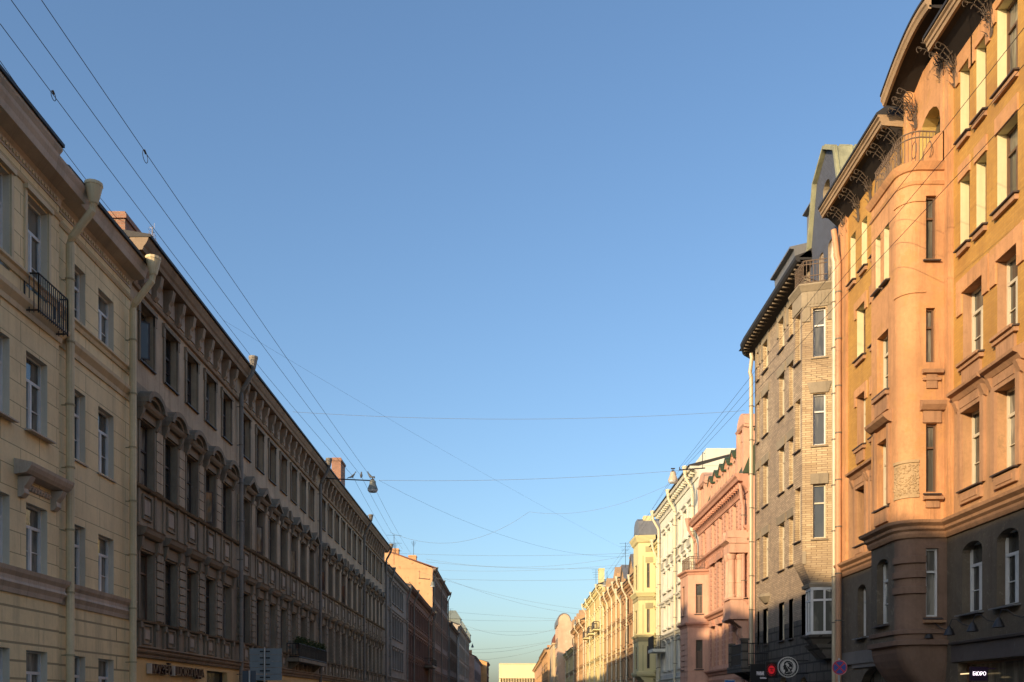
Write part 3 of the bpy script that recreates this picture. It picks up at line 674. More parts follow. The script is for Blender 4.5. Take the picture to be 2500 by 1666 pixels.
gate = [OP(30.8, 33.6, 0, 2.9, .9)]
b = MB()
up = near6+near5+near4+far6+far5+far4; lo = near2+shop+far2+gate; mid = near3+far3
bright = near5+near6+far5; dull = near4+far4+far6+near3+far3
for (ua, ub) in ((0, U(29.1)), (U(26.85), U(15))):
    sheet(b, ua, ub, 9.95, HN, [o for o in up if o not in bright], .3, 0, 1) if False else None
    sheet(b, ua, ub, 13.2, HN, [o for o in near6+near5+far6+far5], .3, 0, 2)
    sheet(b, ua, ub, 9.95, 13.2, near4+far4, .3, 0, 1)
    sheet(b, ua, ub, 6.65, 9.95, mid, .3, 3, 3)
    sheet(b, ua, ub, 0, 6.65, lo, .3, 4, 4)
b.quad((U(29.1), 0, 0), (U(26.85), 0, 0), (U(26.85), 3.4, 0), (U(29.1), 3.4, 0), 4)
shell(b, 0, U(15), 0, HN, 12, mi=1)
b.build('wall', [OCB, SALD, BRREV, plaster('shadow edge salmon render', (.45, .26, .135), dirt=(.16, .095, .06), stain=.85, var=.25, patch=(.36, .22, .12), pscale=.8, pthr=.55), LOWB], T)  # third-storey salmon browned to paint in the soft edge of the street shadow
LB = [(U(23.58), 1.0)]
for o in near6+near5+far5+far6: window(T, F0, *o[:4], style='split' if o[1]-o[0] > .8 else 'one', fm=BROWN, rev=.27, sill=(.16,))
for o in near4+far4+near3+far3: window(T, F0, *o[:4], style='two', fm=BROWN if o in far3 else CREAMP, rev=.27, sill=(.16,))
for o in near2+far2: window(T, F0, *o[:4], style='two', fm=WHITE, rev=.25, sill=(.18,), sm=ROOFG)
for o in shop: window(T, F0, *o[:4], style='split', fm=BROWN, gm=GLD, rev=.28)
window(T, F0, *gate[0][:4], style='split', fm=DKWOOD, gm=GLD, rev=.28)
# plan of the bay: street face, rounded corner, face towards the viewer
bp = [(U(29.1), 0), (U(29.1), 1.3)]
rc = .5; uc, wc = U(26.85)-rc, 1.3-rc
arcp = [(uc+rc*sin(pi/2*t/8), wc+rc*cos(pi/2*t/8)) for t in range(9)]
bay = bp+arcp+[(U(26.85), 0)]
FS = F0.sub(U(29.1), 1.3, uc, 1.3)             # street face frame
FF = F0.sub(U(26.85), wc, U(26.85), 0)         # face towards the viewer
b = MB(FS); sl = FS.len
st = [(.35, .72, 14.15, 15.8), (1.0, 1.37, 14.15, 15.8), (.45, 1.3, 10.95, 12.7), (.45, 1.3, 7.5, 9.5), (.45, 1.3, 4.0, 5.95, .2)]
sheet(b, 0, sl, 13.3, 16.9, st[:2], .25, 0, 3); sheet(b, 0, sl, 6.65, 13.3, st[2:4], .25, 0, 0); sheet(b, 0, sl, 3.3, 6.65, st[4:], .25, 1, 1)
b.F = FF; fl = FF.len
ft = [(.2, .5, 14.3, 16.1), (.2, .46, 11.35, 12.9), (.2, .52, 7.65, 9.6), (.2, .56, 4.1, 6.05)]
sheet(b, 0, fl, 6.65, 16.9, ft[:3], .16, 0, 0); sheet(b, 0, fl, 3.3, 6.65, ft[3:], .14, 2, 2)
b.F = F0
for v0, v1, mi in ((6.65, 16.9, 0), (3.3, 6.65, 2)):
    for p, q in zip(arcp[:-1], arcp[1:]): b.quad((p[0], v0, p[1]), (q[0], v0, q[1]), (q[0], v1, q[1]), (p[0], v1, p[1]), mi)
b.quad((U(29.1), 3.3, 0), (U(29.1), 3.3, 1.3), (U(29.1), 16.9, 1.3), (U(29.1), 16.9, 0), 0)
BR = b.build('bay', [SALM, LOWB, BAYB, BRREV], T)
for k, o in enumerate(st): window(T, FS, *o[:4], style='one' if k < 2 else 'two', fm=BROWN if k < 2 else (WHITE if k == 4 else CREAMP), rev=.22, sill=(.14,), sm=SILLD)
for k, o in enumerate(ft): window(T, FF, *o[:4], style='one', fm=BROWN if k < 3 else WHITE, rev=.13, sill=(.1,) if k != 1 else None, sm=SILLD)
# corbel under the bay
b = MB(); n = 9
prev = None
for t in range(n):
    s = t/(n-1); k = cos(pi/2*s)**.8 if s < 1 else 0; v = 3.3-1.7*s
    row = [b.pt(U(29.1)+(1-k)*.3+(p[0]-U(29.1))*(1-.25*(1-k)) if p[0] < U(26.86) else p[0]-(1-k)*.3, v, p[1]*k) for p in bay]
    if prev:
        for i in range(len(row)-1): b.face([prev[i], prev[i+1], row[i+1], row[i]])
    prev = row
b.build('bay_corbel', BAYB, BR)
# mouldings that follow the bay
full = [(0, 0)]+bay+[(U(15), 0)]
prof = [(0, 6.35), (.06, 6.35), (.1, 6.45), (.1, 6.52), (.17, 6.58), (.17, 6.66), (.28, 6.74), (.3, 6.82), (0, 6.86)]
b = MB(); b.sweep(prof, full); b.build('string_course', SALD, T)
for k, (v0, v1, ww) in enumerate(((3.28, 3.45, .1), (3.95-.35, 3.95-.2, .06), (4.75, 4.98, .07), (5.2, 5.42, .07), (5.62, 5.85, .07))):
    b = MB(); pp = bay if k < 2 else arcp+[(U(26.85), wc-.18)]
    b.sweep([(0, v0), (ww, v0+.02), (ww, v1-.02), (0, v1)], pp); b.build('bay_band', BAYB, T)
b = MB()
for v in (13.35, 15.95): b.sweep([(0, v-.03), (.03, v-.02), (.03, v+.03), (0, v+.05)], arcp+[(U(26.85), .62)])
b.sweep([(0, 16.4), (.03, 16.42), (.06, 16.5), (.0, 16.55)], bay); b.sweep([(0, 16.8), (.05, 16.82), (.1, 16.92), (.14, 17.02), (-.1, 17.06)], bay)
b.build('bay_band', SALM, T)
b = MB(); b.poly([(p[0], 16.95, p[1]) for p in bay]); b.build('balcony_floor', SALD, T)
# little hoods, sill brackets on the viewer's face of the bay
b = MB(FF); b.extu([(0, 9.95), (.1, 9.97), (.2, 10.1), (.22, 10.2), (0, 10.28)], .02, fl+.0); b.box(.1, .62, 9.62, 9.95, 0, .05)
b.extu([(0, 11.0), (.12, 11.02), (.14, 11.12), (0, 11.14)], .08, .66); b.box(.2, .5, 10.6, 11.0, 0, .05); b.box(.1, .6, 10.82, 10.9, .0, .07)
b.extu([(0, 7.4), (.16, 7.42), (.17, 7.5), (0, 7.55)], .1, .64); b.box(.18, .56, 7.2, 7.4, 0, .06)
b.extu([(0, 3.9), (.16, 3.92), (.17, 3.98), (0, 4.02)], .1, .7)
b.build('window_surround', SALD, T)
# relief panel on the round corner
b = MB()
for k in range(260):
    t = random.random(); v = random.uniform(7.6, 8.45); i = t*7.99; j = int(i); f = i-j
    p = arcp[j]; q = arcp[j+1]; u = p[0]+(q[0]-p[0])*f; ww = p[1]+(q[1]-p[1])*f
    nx, nw = (u-uc)/rc, (ww-wc)/rc; r = random.uniform(.012, .032)
    for s_ in range(1):
        A = F0.p(u+nx*.008, v, ww+nw*.008); rows_ = [( .0, -r), (r, -r*.4), (r, r*.4), (.0, r)]
        b.lathe([(max(.004, x), z) for x, z in rows_], A, 6)
b.sweep([(0, 7.5), (.008, 7.5), (.008, 8.58), (0, 8.58)], arcp); b.sweep([(0, 7.5), (.03, 7.5), (.03, 7.56), (0, 7.56)], arcp); b.sweep([(0, 8.5), (.04, 8.5), (.04, 8.58), (0, 8.58)], arcp); b.build('relief_panel', plaster('weathered relief', (.42, .3, .17), stain=.5), T)
# salmon trim of the flat walls
b = MB()
def lintel(o, drop=.35, over=.28, th=.4, mb=None):
    mb = mb or b; mb.box(o[0]-over, o[1]+over, o[3]+.01, o[3]+th, 0, .05); mb.box(o[0]-over, o[0]-.02, o[3]-drop, o[3]+.01, 0, .05); mb.box(o[1]+.02, o[1]+over, o[3]-drop, o[3]+.01, 0, .05)
for o in near4: lintel(o, .55, .32, .42)
for o in near5: lintel(o, .0, .06, .42)
for o in near6: lintel(o, .3, .22, .5)
for o in far4+far5: lintel(o, .3, .2, .3)
b.box(0, .75, 6.9, HN, 0, .1); b.box(U(26.84), U(26.45), 6.9, HN, 0, .09); b.box(U(26.6), U(26.5), 6.9, HN, .09, .12)
b.build('pilaster', SALM, T)
b = MB()
for o in near3+far3:   # hoods and frames of the third floor
    b.box(o[0]-.2, o[0]-.02, o[2]-.05, o[3], 0, .08); b.box(o[1]+.02, o[1]+.2, o[2]-.05, o[3], 0, .08); b.box(o[0]-.2, o[1]+.2, o[3], o[3]+.38, 0, .08); b.box(o[0]-.0, o[1]+.0, o[3]+.12, o[3]+.25, .08, .1)
    b.extu([(0, o[3]+.35), (.1, o[3]+.38), (.18, o[3]+.5), (.3, o[3]+.55), (.32, o[3]+.62), (0, o[3]+.78)], o[0]-.34, o[1]+.34)
    b.box(o[0]-.05, o[1]+.05, o[2]-.42, o[2]-.12, 0, .09); b.box(o[0]+.1, o[1]-.1, o[2]-.34, o[2]-.2, .09, .11)
    for q in (o[0]-.28, o[1]+.12): b.extu([(0, o[3]+.05), (.08, o[3]+.1), (.2, o[3]+.36), (0, o[3]+.4)], q, q+.16)
for o in near4+far4: b.box(o[0]+.05, o[1]-.05, o[2]-.6, o[2]-.1, 0, .07); b.box(o[0]-.05, o[1]+.05, o[2]-.2, o[2]-.08, 0, .13)
for o in near5+near6+far5+far6: b.box(o[0]-.04, o[1]+.04, o[2]-.22, o[2]-.09, 0, .1)
o = st[2]
b.F = FS; b.box(.4, 1.35, 10.3, 10.85, 0, .06); b.box(.35, 1.4, 10.74, 10.85, 0, .14); b.extu([(0, 9.85), (.12, 9.9), (.26, 10.02), (.28, 10.1), (0, 10.25)], .15, 1.6); b.box(.28, .43, 7.5, 9.85, 0, .07); b.box(1.32, 1.47, 7.5, 9.85, 0, .07); b.box(.4, 1.35, 7.0, 7.4, 0, .08)
b.build('window_surround', SALD, T)
b = MB()
for o in near4: b.box(0+o[0]-.02, o[1]+.02, o[2]-.09, o[2]-.02, 0, .2)
b.build('sill_moulding', SALD, T)
# shop band with faint relief
b = MB(); b.box(U(26.5), U(15), 2.78, 3.25, 0, .05); b.extu([(0, 3.25), (.12, 3.27), (.14, 3.33), (0, 3.36)], U(26.5), U(15)); b.build('shop_fascia', plaster('grey brown fascia', (.12, .10, .09), stain=.4, patch=(.17, .15, .14)), T)
b = MB(); b.box(.4, U(30.2), 3.05, 3.5, 0, .1); b.box(U(34.2), U(30.4), 2.9, 3.1, 0, .06); b.build('gate_surround', plaster('grey render', (.2, .18, .16)), T)
# eaves: near, far and the arched one over the tower
b = MB(); c2 = MB()
for (ua, ub) in ((-.1, U(29.9)), (U(26.5), U(15))):
    b.sweep([(-.1, 19.45), (.45, 19.95), (.66, 20.0), (.66, 20.06), (-.1, 20.06)], [(ua, 0), (ub, 0)])
    c2.sweep([(.6, 19.98), (.68, 19.98), (.7, 20.08), (.74, 20.1), (.74, 20.2), (.8, 20.24), (.8, 20.3), (.6, 20.3)], [(ua-.03, 0), (ub+.03, 0)])
    c2.sweep([(-.05, 19.9), (.66, 19.96), (.66, 20.29), (-.05, 20.29)], [(ub-.14, 0), (ub+.04, 0)])
na = 14; pa = []; ya, yb = 29.4, 26.2
for t in range(na+1): pa.append((U(ya+(yb-ya)*t/na), 0)); 
vo = [.75*sin(pi*min(1, t/na*1.0)*.62+.0) for t in range(na+1)]
b.sweep([(-.6, 19.9), (.4, 20.25), (.8, 20.3), (.8, 20.36), (-.6, 20.36)], pa, vo=vo)
c2.sweep([(.74, 20.25), (.82, 20.25), (.86, 20.36), (.9, 20.4), (.9, 20.52), (.74, 20.55)], pa, vo=vo)
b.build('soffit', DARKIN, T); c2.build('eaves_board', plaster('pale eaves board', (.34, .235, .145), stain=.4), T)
b = MB(); b.extu([(.84, 20.3), (.84, 20.38), (-3, 23.2), (-12, 20.3)], -.12, U(29.9)); b.extu([(.84, 20.3), (.84, 20.38), (-3, 23.0), (-12, 20.3)], U(26.5), U(15)); b.sweep([(.92, 20.55), (.92, 20.62), (-4, 22.2), (-4, 20.55)], pa, vo=vo)
R_ = b.build('roof', ROOFD, T)
b = MB(); b.box(U(35.2), U(31.2), 20.6, 21.9, -2.4, -.5); b.extu([(-.3, 21.9), (-.3, 21.98), (-2.6, 22.6), (-2.6, 21.9)], U(35.4), U(31.0)); b.build('dormer', ROOFG, R_)
# tower wall behind the balcony with its arched opening
b = MB(); tw = (U(28.55), U(27.15), 17.2, 19.15, .65)
sheet(b, U(29.1), U(26.85), 16.9, 20.6, [tw], .5, 0, 1, .06); b.quad((U(29.1), 16.9, 0), (U(29.1), 20.9, 0), (U(29.1), 20.9, .06), (U(29.1), 16.9, .06), 0)
b.box(U(29.1), U(28.9), 16.9, 20.4, .06, .3, 0); b.box(U(27.02), U(26.85), 16.9, 20.5, .06, .12, 0)
b.build('tower_wall', [SALM, plaster('yellow reveal', (.6, .42, .15))], T)
window(T, F0, *tw[:4], style='two', fm=CREAMP, gm=GLD, rev=.4, w=.06)
# curved parapet and iron railing on top of the bay
b = MB(FF)
pts = [(.1, 16.95), (fl, 16.95), (fl, 17.95)] + [(fl-.7*sin(pi/2*t/8)*.95, 17.95-.9*(1-cos(pi/2*t/8))) for t in range(1, 9)]
b.extr(pts, -.18, 0); b.build('parapet', SALM, T)
b = MB(); rl = [(p[0], p[1]-.0) for p in bay[1:]]
ins = [(p[0]+(.08 if i == 0 else -.02 if i > 3 else 0), p[1]-.08) for i, p in enumerate(bay[1:-1])]
tot = []
def walk(path, step):
    out = []; carry = 0
    for a, c in zip(path[:-1], path[1:]):
        L = hypot(c[0]-a[0], c[1]-a[1]); d = carry
        while d < L: out.append((a[0]+(c[0]-a[0])*d/L, a[1]+(c[1]-a[1])*d/L)); d += step
        carry = d-L
    return out
rp = [(U(29.08), .1)]+ins+[(U(26.9), .3)]
for (u, ww) in walk(rp, .1): b.ftube([(u, 17.02, ww), (u, 17.95, ww)], .011, 5)
for v in (17.1, 17.78, 17.95): b.ftube([(p[0], v, p[1]) for p in rp], .02, 6)
for (u, ww) in walk(rp, .42):
    for s in (-1, 1): b.ftube([(u+s*.16*sin(a), 17.42+.26*cos(a)*.9, ww) for a in [pi*k/6 for k in range(7)]], .012, 5)
b.build('balcony_rail', RUSTIRON, T)
# scrolled wrought iron brackets under the eaves
def bracket_mesh():
    b = MB()
    def sc(cx, cv, r, a0, a1, u=0, th=.011): b.ftube([(u, cv+r*(1-.5*k/10)*sin(a0+(a1-a0)*k/10), cx+r*(1-.5*k/10)*cos(a0+(a1-a0)*k/10)) for k in range(11)], th, 5)
    for s in (-.12, 0, .12):
        b.ftube([(s*.4, -1.1, .02), (s*.7, -.65, .06), (s*1.2, -.3, .2), (s*1.6, -.08, .42), (s*1.9, -.02, .62)], .014, 5)
        sc(.30, -.25, .16, 0, 4.5, s*1.5); sc(.14, -.5, .12, pi, 6.5, s)
    sc(.58, -.08, .1, -1.2, 4.2, .2); sc(.58, -.08, .1, -1.2, 4.2, -.2)
    for k in range(14):
        a = random.uniform(-1.0, -.3); q = random.uniform(.03, .2); u = random.uniform(-.22, .22)
        b.ftube([(u*.5, a-.12, .02), (u, a, q), (u*1.5, a+.12, q+.07)], .013, 4, r1=.004)
    return b.mesh('eaves_bracket', paint('dark wrought iron', (.085, .062, .047), .8))
bm_ = bracket_mesh()
for y in (34.9, 33.65, 32.5, 31.0, 30.1, 26.3, 24.35, 22.5): link('eaves_bracket', bm_, T, F0.p(U(y), 19.95, .0))
for y, dv in ((29.0, .25), (28.7, .4), (26.95, .7)): link('eaves_bracket', bm_, T, F0.p(U(y), 19.85+dv, .08))
SALP = plaster('salmon pipe paint', (.55, .31, .18), stain=.4, rough=.6)
downpipe(T, F0, U(35.15), .2, 19.6, SALP, .11, .22, .4, funnel=False)
SHL = paint('black lamp enamel', (.02, .018, .018), .5)
for k, y in enumerate((26.7, 25.4, 24.1, 22.8)):
    q = thing('gooseneck_lamp', ['black gooseneck lamp over the shop, nearest the bay', 'black gooseneck lamp over the shop, second from the bay', 'black gooseneck lamp over the shop, third from the bay', 'black gooseneck lamp over the shop at the edge of the picture'][k], 'wall lamp', (W_R, y, 3.6), -pi/2, 'gooseneck lamps above the shop')
    b = MB(); b.ftube([(.25, .12, 0), (.1, .1, .12), (0, .16, .25), (-.1, .3, .36), (-.18, .3, .46), (-.2, .1, .52)], .014, 6); b.build('arm', SHL, q)
    b = MB(); b.lathe([(.03, .1), (.06, .06), (.1, -.02), (.15, -.14), (.145, -.14), (.02, -.0)], (-.2, -.52, .02), 12); b.build('lamp_shade', SHL, q)
for k, (y, v, ln, lb) in enumerate(((25.6, 2.42, .75, 'upper glowing strip lamp under the shop lintel'), (24.9, 2.3, .35, 'short lower glowing strip lamp under the shop lintel'))):
    b = MB(); b.box(-ln/2, ln/2, 0, .03, -.03, 0); o = b.build('strip_lamp', paint('warm tube light', (1, .72, .36), emit=.9)); o.location = (W_R-.04, y, v); o.rotation_euler = (0, 0, -pi/2); tag(o, lb, 'strip lamp')
b = MB(); b.box(U(22.25), U(21.85), .2, 2.74, -.1, .06); b.build('door_frame', paint('varnished wood', (.3, .12, .04), .5), T)
q = thing('hanging_sign', 'small dark box sign with glowing white letters over the shop doorway', 'shop sign', (11.75, 24.1, 2.2), 0)
b = MB(); b.box(0, .42, 0, .36, -.12, 0); b.box(.42, .65, .3, .33, -.08, -.05); b.build('sign_box', paint('dark purple enamel', (.03, .012, .035), .4), q)
text_obj('БЮРО', .135, paint('glowing letters', (1, .85, .95), emit=1.3), q, (.03, -.006, .14), (pi/2, 0, 0), .004, 'lettering', .85)

# ------------------------------------------------------------------ RIGHT 2: cream brick house with canted bay
CRB = brick('cream brick', (.58, .46, .29), (.42, .31, .18), (.2, .13, .08), stain=.7, dirt=(.22, .16, .11))
CRB2 = brick('cream brick turned from sun', (.50, .39, .27), (.33, .26, .18), (.17, .12, .09), stain=.75, dirt=(.2, .155, .12))  # darker copy for street-facing sides; glancing sunlight put into the colour
STN = plaster('grey sandstone', (.30, .25, .18), stain=.5)
GRAN = plaster('rough dark granite', (.11, .098, .082), joints=(.9, .42, .04), bump=1.0, stain=.5, var=.4, patch=(.17, .15, .12), pscale=2, pthr=.6)
BLUET = brick('blue grey glazed tile', (.10, .12, .17), (.085, .10, .14), (.05, .05, .06), bw=.2, bh=.1)
T = right('brick_bay_house', 'cream brick house with canted bay and steep gable, between the orange and pink houses', 50.2, 12.6)
U = lambda Y: 50.2-Y
cl = [(42.2, 42.85), (43.6, 44.45), (46.35, 47.25), (48.0, 48.35), (40.2, 41.0)]
rw = [(4.6, 6.35), (7.9, 10.05), (11.5, 13.6), (15.0, 17.0), (18.2, 19.6)]
ops = [OP(a, c, *r) for a, c in cl for r in rw]; ops = [(o[0]+14.7, o[1]+14.7, *o[2:]) for o in ops]
gd = [(U(44.6), U(42.9), 0, 2.9, 1.0), (U(41.4), U(40), .5, 2.8, .9), (U(48.6), U(46.6), .1, 2.9, .9)]
b = MB(); u1 = U(35.5)
sheet(b, 1.5, u1, 5.3, 20.2, ops, .24, 0, 1); sheet(b, 1.5, u1, 0, 5.3, ops+gd, .24, 2, 1)
crn = [(0, -1.1), (.35, -.45), (.85, -.12), (1.5, 0)]
for p, q in zip(crn[:-1], crn[1:]):
    b.quad((p[0], 5.3, p[1]), (q[0], 5.3, q[1]), (q[0], 20.2, q[1]), (p[0], 20.2, p[1]), 0); b.quad((p[0], 0, p[1]), (q[0], 0, q[1]), (q[0], 5.3, q[1]), (p[0], 5.3, p[1]), 2)
shell(b, 0, u1, 0, 20.2, 12, -1.1, 0); b.quad((u1, 0, -1.1), (u1, 20.2, -1.1), (u1, 20.2, 0), (u1, 0, 0), 0)
b.build('wall', [CRB2, CRB, GRAN], T)
for o in ops: window(T, F0, *o, style='split', fm=CREAMP, rev=.2, sill=(.1,), sm=SILLD)
for o in gd: window(T, F0, *o[:4], style='one', fm=DKWOOD, gm=GLD, rev=.22)
b = MB()
for o in ops:
    if o[3] > 7: b.extr([(o[0]-.2, o[3]), (o[1]+.2, o[3]), (o[1]+.3, o[3]+.38), (o[0]-.3, o[3]+.38)], 0, .05)
    if o[3] > 18: b.box(o[0]-.25, o[0]-.02, o[3]-.7, o[3], 0, .05); b.box(o[1]+.02, o[1]+.25, o[3]-.7, o[3], 0, .05)
b.lathe([(.1, 7.0-.5), (.5, 7.0-.4), (.75, 7.0-.1), (.7, 7.05), (.1, 7.1)], F0.p(U(46.6), 0, -.35), 14)
b.build('stone_dressing', STN, T)
# bay
P = [(U(38.8), 0), (U(38.0), 1.25), (U(37.0), 1.2), (U(36.6), -.15)]
FA = F0.sub(*P[0], *P[1]); FB = F0.sub(*P[1], *P[2]); FC = F0.sub(*P[2], *P[3])
b = MB(FB); so_ = [(.2, .8, 15.2, 17.1), (.2, .8, 11.7, 13.7), (.2, .8, 8.1, 10.2)]; sheet(b, 0, FB.len, 7.2, 17.2, so_, .25, 1, 0)
b.F = FA; sheet(b, 0, FA.len, 7.2, 17.2, [], .2, 1, 1)
b.F = FC; fo = [(.4, .87, 15.2, 17.1), (.4, .87, 11.75, 13.75), (.4, .87, 8.1, 10.2)]; sheet(b, 0, FC.len, 7.2, 17.2, fo, .2, 0, 0)
b.F = F0; lowp = [(U(38.5), 0), (U(37.9), .85), (U(37.05), .85), (U(36.65), -.1)]
for k in range(3): b.quad((P[k][0], 7.2, P[k][1]), (P[k+1][0], 7.2, P[k+1][1]), (lowp[k+1][0], 6.35, lowp[k+1][1]), (lowp[k][0], 6.35, lowp[k][1]), 0 if k == 2 else 1)
BB = b.build('bay', [CRB, CRB2], T)
for o in so_: window(T, FB, *o, style='split', fm=CREAMP, rev=.22, sill=(.1,))
for k, o in enumerate(fo): window(T, FC, *o, style='one', fm=WHITE if k < 2 else CREAMP, rev=.16, sill=(.06,), sm=STN)
b = MB(); b.sweep([(0, 17.15), (.04, 17.15), (.04, 17.75), (0, 17.8)], P); b.sweep([(-.3, 17.75), (.04, 17.78), (.12, 17.9), (.18, 17.98), (.18, 18.04), (-.3, 18.06)], P)
b.sweep([(-.1, 6.2), (.06, 6.2), (.1, 6.32), (-.05, 6.42)], lowp)
b.poly([(p[0], 18.03, p[1]) for p in P]); b.F = FC
b.box(.3, .97, 10.22, 10.62, 0, .06); b.extr([(.3, 13.78), (.97, 13.78), (1.1, 14.2), (.17, 14.2)], 0, .05); b.box(0, .3, 16.6, 17.2, 0, .04); b.box(.95, FC.len-.05, 16.6, 17.2, 0, .04); b.box(0, .14, 7.1, 7.6, 0, .03)
for k in range(9): b.box(.12+k*.13, .19+k*.13, 17.25, 17.7, .04, .065)
b.build('stone_dressing', STN, T)
# railing on the bay
q = [(a, c-.05) for a, c in P[:3]]+[(U(36.75), .3)]
b = MB()
for (u, ww) in walk(q, .13): b.ftube([(u, 18.05, ww), (u, 19.0, ww)], .012, 5)
for v in (18.15, 18.4, 18.85, 19.0): b.ftube([(p[0], v, p[1]) for p in q], .018, 6)
b.build('balcony_rail', RUSTIRON, T)
# white glazed oriel below
ol = [(U(38.3), 0), (U(37.8), .8), (U(37.0), .85), (U(36.7), -.1)]
b = MB(); g = MB()
for k in range(3):
    f = F0.sub(*ol[k], *ol[k+1]); b.F = f; g.F = f; L = f.len
    b.box(0, L, 4.35, 4.47, -.06, .02); b.box(0, L, 6.08, 6.2, -.06, .02); b.box(0, L, 5.65, 5.73, -.06, .02)
    for u in (0, L/2-.04, L-.08): b.box(u, u+.08, 4.47, 6.08, -.05, .015)
    g.quad((0, 4.4, -.03), (L, 4.4, -.03), (L, 6.1, -.03), (0, 6.1, -.03))
O_ = b.build('oriel_window', WHITE, T); g.build('pane', GL, O_)
b = MB(); b.sweep([(-.3, 3.95), (-.1, 3.97), (.05, 4.2), (.1, 4.25), (.12, 4.33), (-.3, 4.34)], ol); b.frust((U(38), U(36.8), -.1, .3), (U(38.2), U(36.75), -.1, .75), 3.4, 3.96); b.build('sill', GRAN, O_)
# eaves, curved at the far corner
ep = [(-.5, -1.6), (.0, -.75), (.5, -.3), (1.2, -.05), (2.0, 0), (U(39.4), 0)]
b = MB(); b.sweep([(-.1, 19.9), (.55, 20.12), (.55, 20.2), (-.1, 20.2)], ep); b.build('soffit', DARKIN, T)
b = MB()
for (u, ww) in walk(ep, .42): b.box(u, u+.07, 20.03, 20.1, ww+.1, ww+.62)
b.build('rafter_end', plaster('weathered rafter', (.2, .16, .12)), T)
b = MB(); b.sweep([(.5, 20.12), (.66, 20.12), (.74, 20.22), (.76, 20.36), (.1, 20.6), (.0, 20.22)], ep)
b.extu([(.6, 20.3), (-2.5, 22.6), (-12, 20.3)], .3, U(39.4)); R_ = b.build('roof', ROOFD, T)
for ya, yb in ((42.4, 45.6),): b = MB(); b.extu([(-.2, 20.9), (-.1, 22.1), (.1, 22.12), (.1, 22.2), (-3, 22.9), (-3, 20.9)], U(yb), U(ya)); b.build('dormer', ROOFG, R_)
b = MB(); b.extu([(-.3, 21), (-.3, 22.9), (-.1, 22.95), (-.1, 23.0), (-2.5, 23.3), (-2.5, 21)], U(41.2), U(40)); b.build('dormer', ROOFG, R_)
# steep tiled gable above the bay
uc_ = U(37.6); b = MB(); gp = [(uc_-2.1, 18.9), (uc_+2.1, 18.9), (uc_+2.05, 20.2), (uc_+1.2, 23.0), (uc_, 23.75), (uc_-1.2, 23.0), (uc_-2.05, 20.2)]
sheet(b, uc_-1.1, uc_+1.1, 18.0, 23.0, [(uc_-.4, uc_+.4, 21.2, 22.5, .3), (uc_-.9, uc_-.35, 18.05, 19.9, .2), (uc_+.2, uc_+.8, 18.05, 19.9, .2)], .3, 0, 1, .05)
b.poly([(uc_-2.05, 20.1, .05), (uc_-1.1, 20.1, .05), (uc_-1.1, 23.0, .05), (uc_-1.2, 23.0, .05)]); b.poly([(uc_+1.1, 20.1, .05), (uc_+2.05, 20.1, .05), (uc_+1.2, 23.0, .05), (uc_+1.1, 23.0, .05)])
b.poly([(uc_-1.2, 23.0, .05), (uc_+1.2, 23.0, .05), (uc_, 23.7, .05)]); b.quad((uc_-2.05, 18, .05), (uc_-1.1, 18, .05), (uc_-1.1, 20.1, .05), (uc_-2.05, 20.1, .05)); b.quad((uc_+1.1, 18, .05), (uc_+2.05, 18, .05), (uc_+2.05, 20.1, .05), (uc_+1.1, 20.1, .05))
G_ = b.build('gable_wall', [BLUET, STN], T)
window(T, F0, uc_-.4, uc_+.4, 21.2, 22.5, 'split', CREAMP, GLD, .25, w=.05); window(T, F0, uc_-.9, uc_-.35, 18.05, 19.9, 'one', CREAMP, GLD, .25, w=.05); window(T, F0, uc_+.2, uc_+.8, 18.05, 19.9, 'one', CREAMP, GLD, .25, w=.05)
b = MB(); out = [(uc_-2.25, 20.1), (uc_-1.32, 23.1), (uc_, 23.9), (uc_+1.32, 23.1), (uc_+2.25, 20.1)]; inn = [(uc_-2.1, 20.1), (uc_-1.2, 23.02), (uc_, 23.76), (uc_+1.2, 23.02), (uc_+2.1, 20.1)]
for k in range(4):
    b.extr([out[k], out[k+1], inn[k+1], inn[k]], -3.2, .22)
    dx, dv = out[k+1][0]-out[k][0], out[k+1][1]-out[k][1]; L_ = hypot(dx, dv); nx_, nv_ = -dv/L_*.05, dx/L_*.05
    for wv in (-2.9, -2.3, -1.7, -1.1, -.5, .1): b.extr([out[k], out[k+1], (out[k+1][0]+nx_, out[k+1][1]+nv_), (out[k][0]+nx_, out[k][1]+nv_)], wv, wv+.035)
b.build('gable_roof', paint('weathered green sheet', (.30, .30, .19), .6, .1, var=.35), T)
for Yp, ov in ((36.05, .35), (48.6, .3)): downpipe(T, F0, U(Yp), .2, 20.0, paint('galvanised pipe', (.50, .43, .30), .5, .2), .105, .26, .27, funnel=False)
# dark balcony with a solid far part
b = MB(); b.box(U(49.3), U(46.2), 3.2, 3.5, 0, 1.35); b.extu([(0, 2.7), (.3, 2.75), (1.1, 3.2), (0, 3.2)], U(48.9), U(48.6)); b.extu([(0, 2.7), (.3, 2.75), (1.1, 3.2), (0, 3.2)], U(46.8), U(46.5))
b.box(U(46.55), U(46.25), 3.5, 4.75, 1.0, 1.3); b.box(U(46.6), U(46.2), 4.75, 4.85, .95, 1.35); b.box(U(49.2), U(48.9), 3.5, 4.75, 1.0, 1.3); b.build('balcony', GRAN, T)
railing('balcony_rail', T, F0, [(U(48.9), 1.2), (U(46.55), 1.2)], 3.5, 4.6, IRON, .09, .014, mid=4.1); railing('balcony_rail', T, F0, [(U(46.3), 1.0), (U(46.3), .02)], 3.5, 4.6, IRON, .09, .014, mid=4.1)

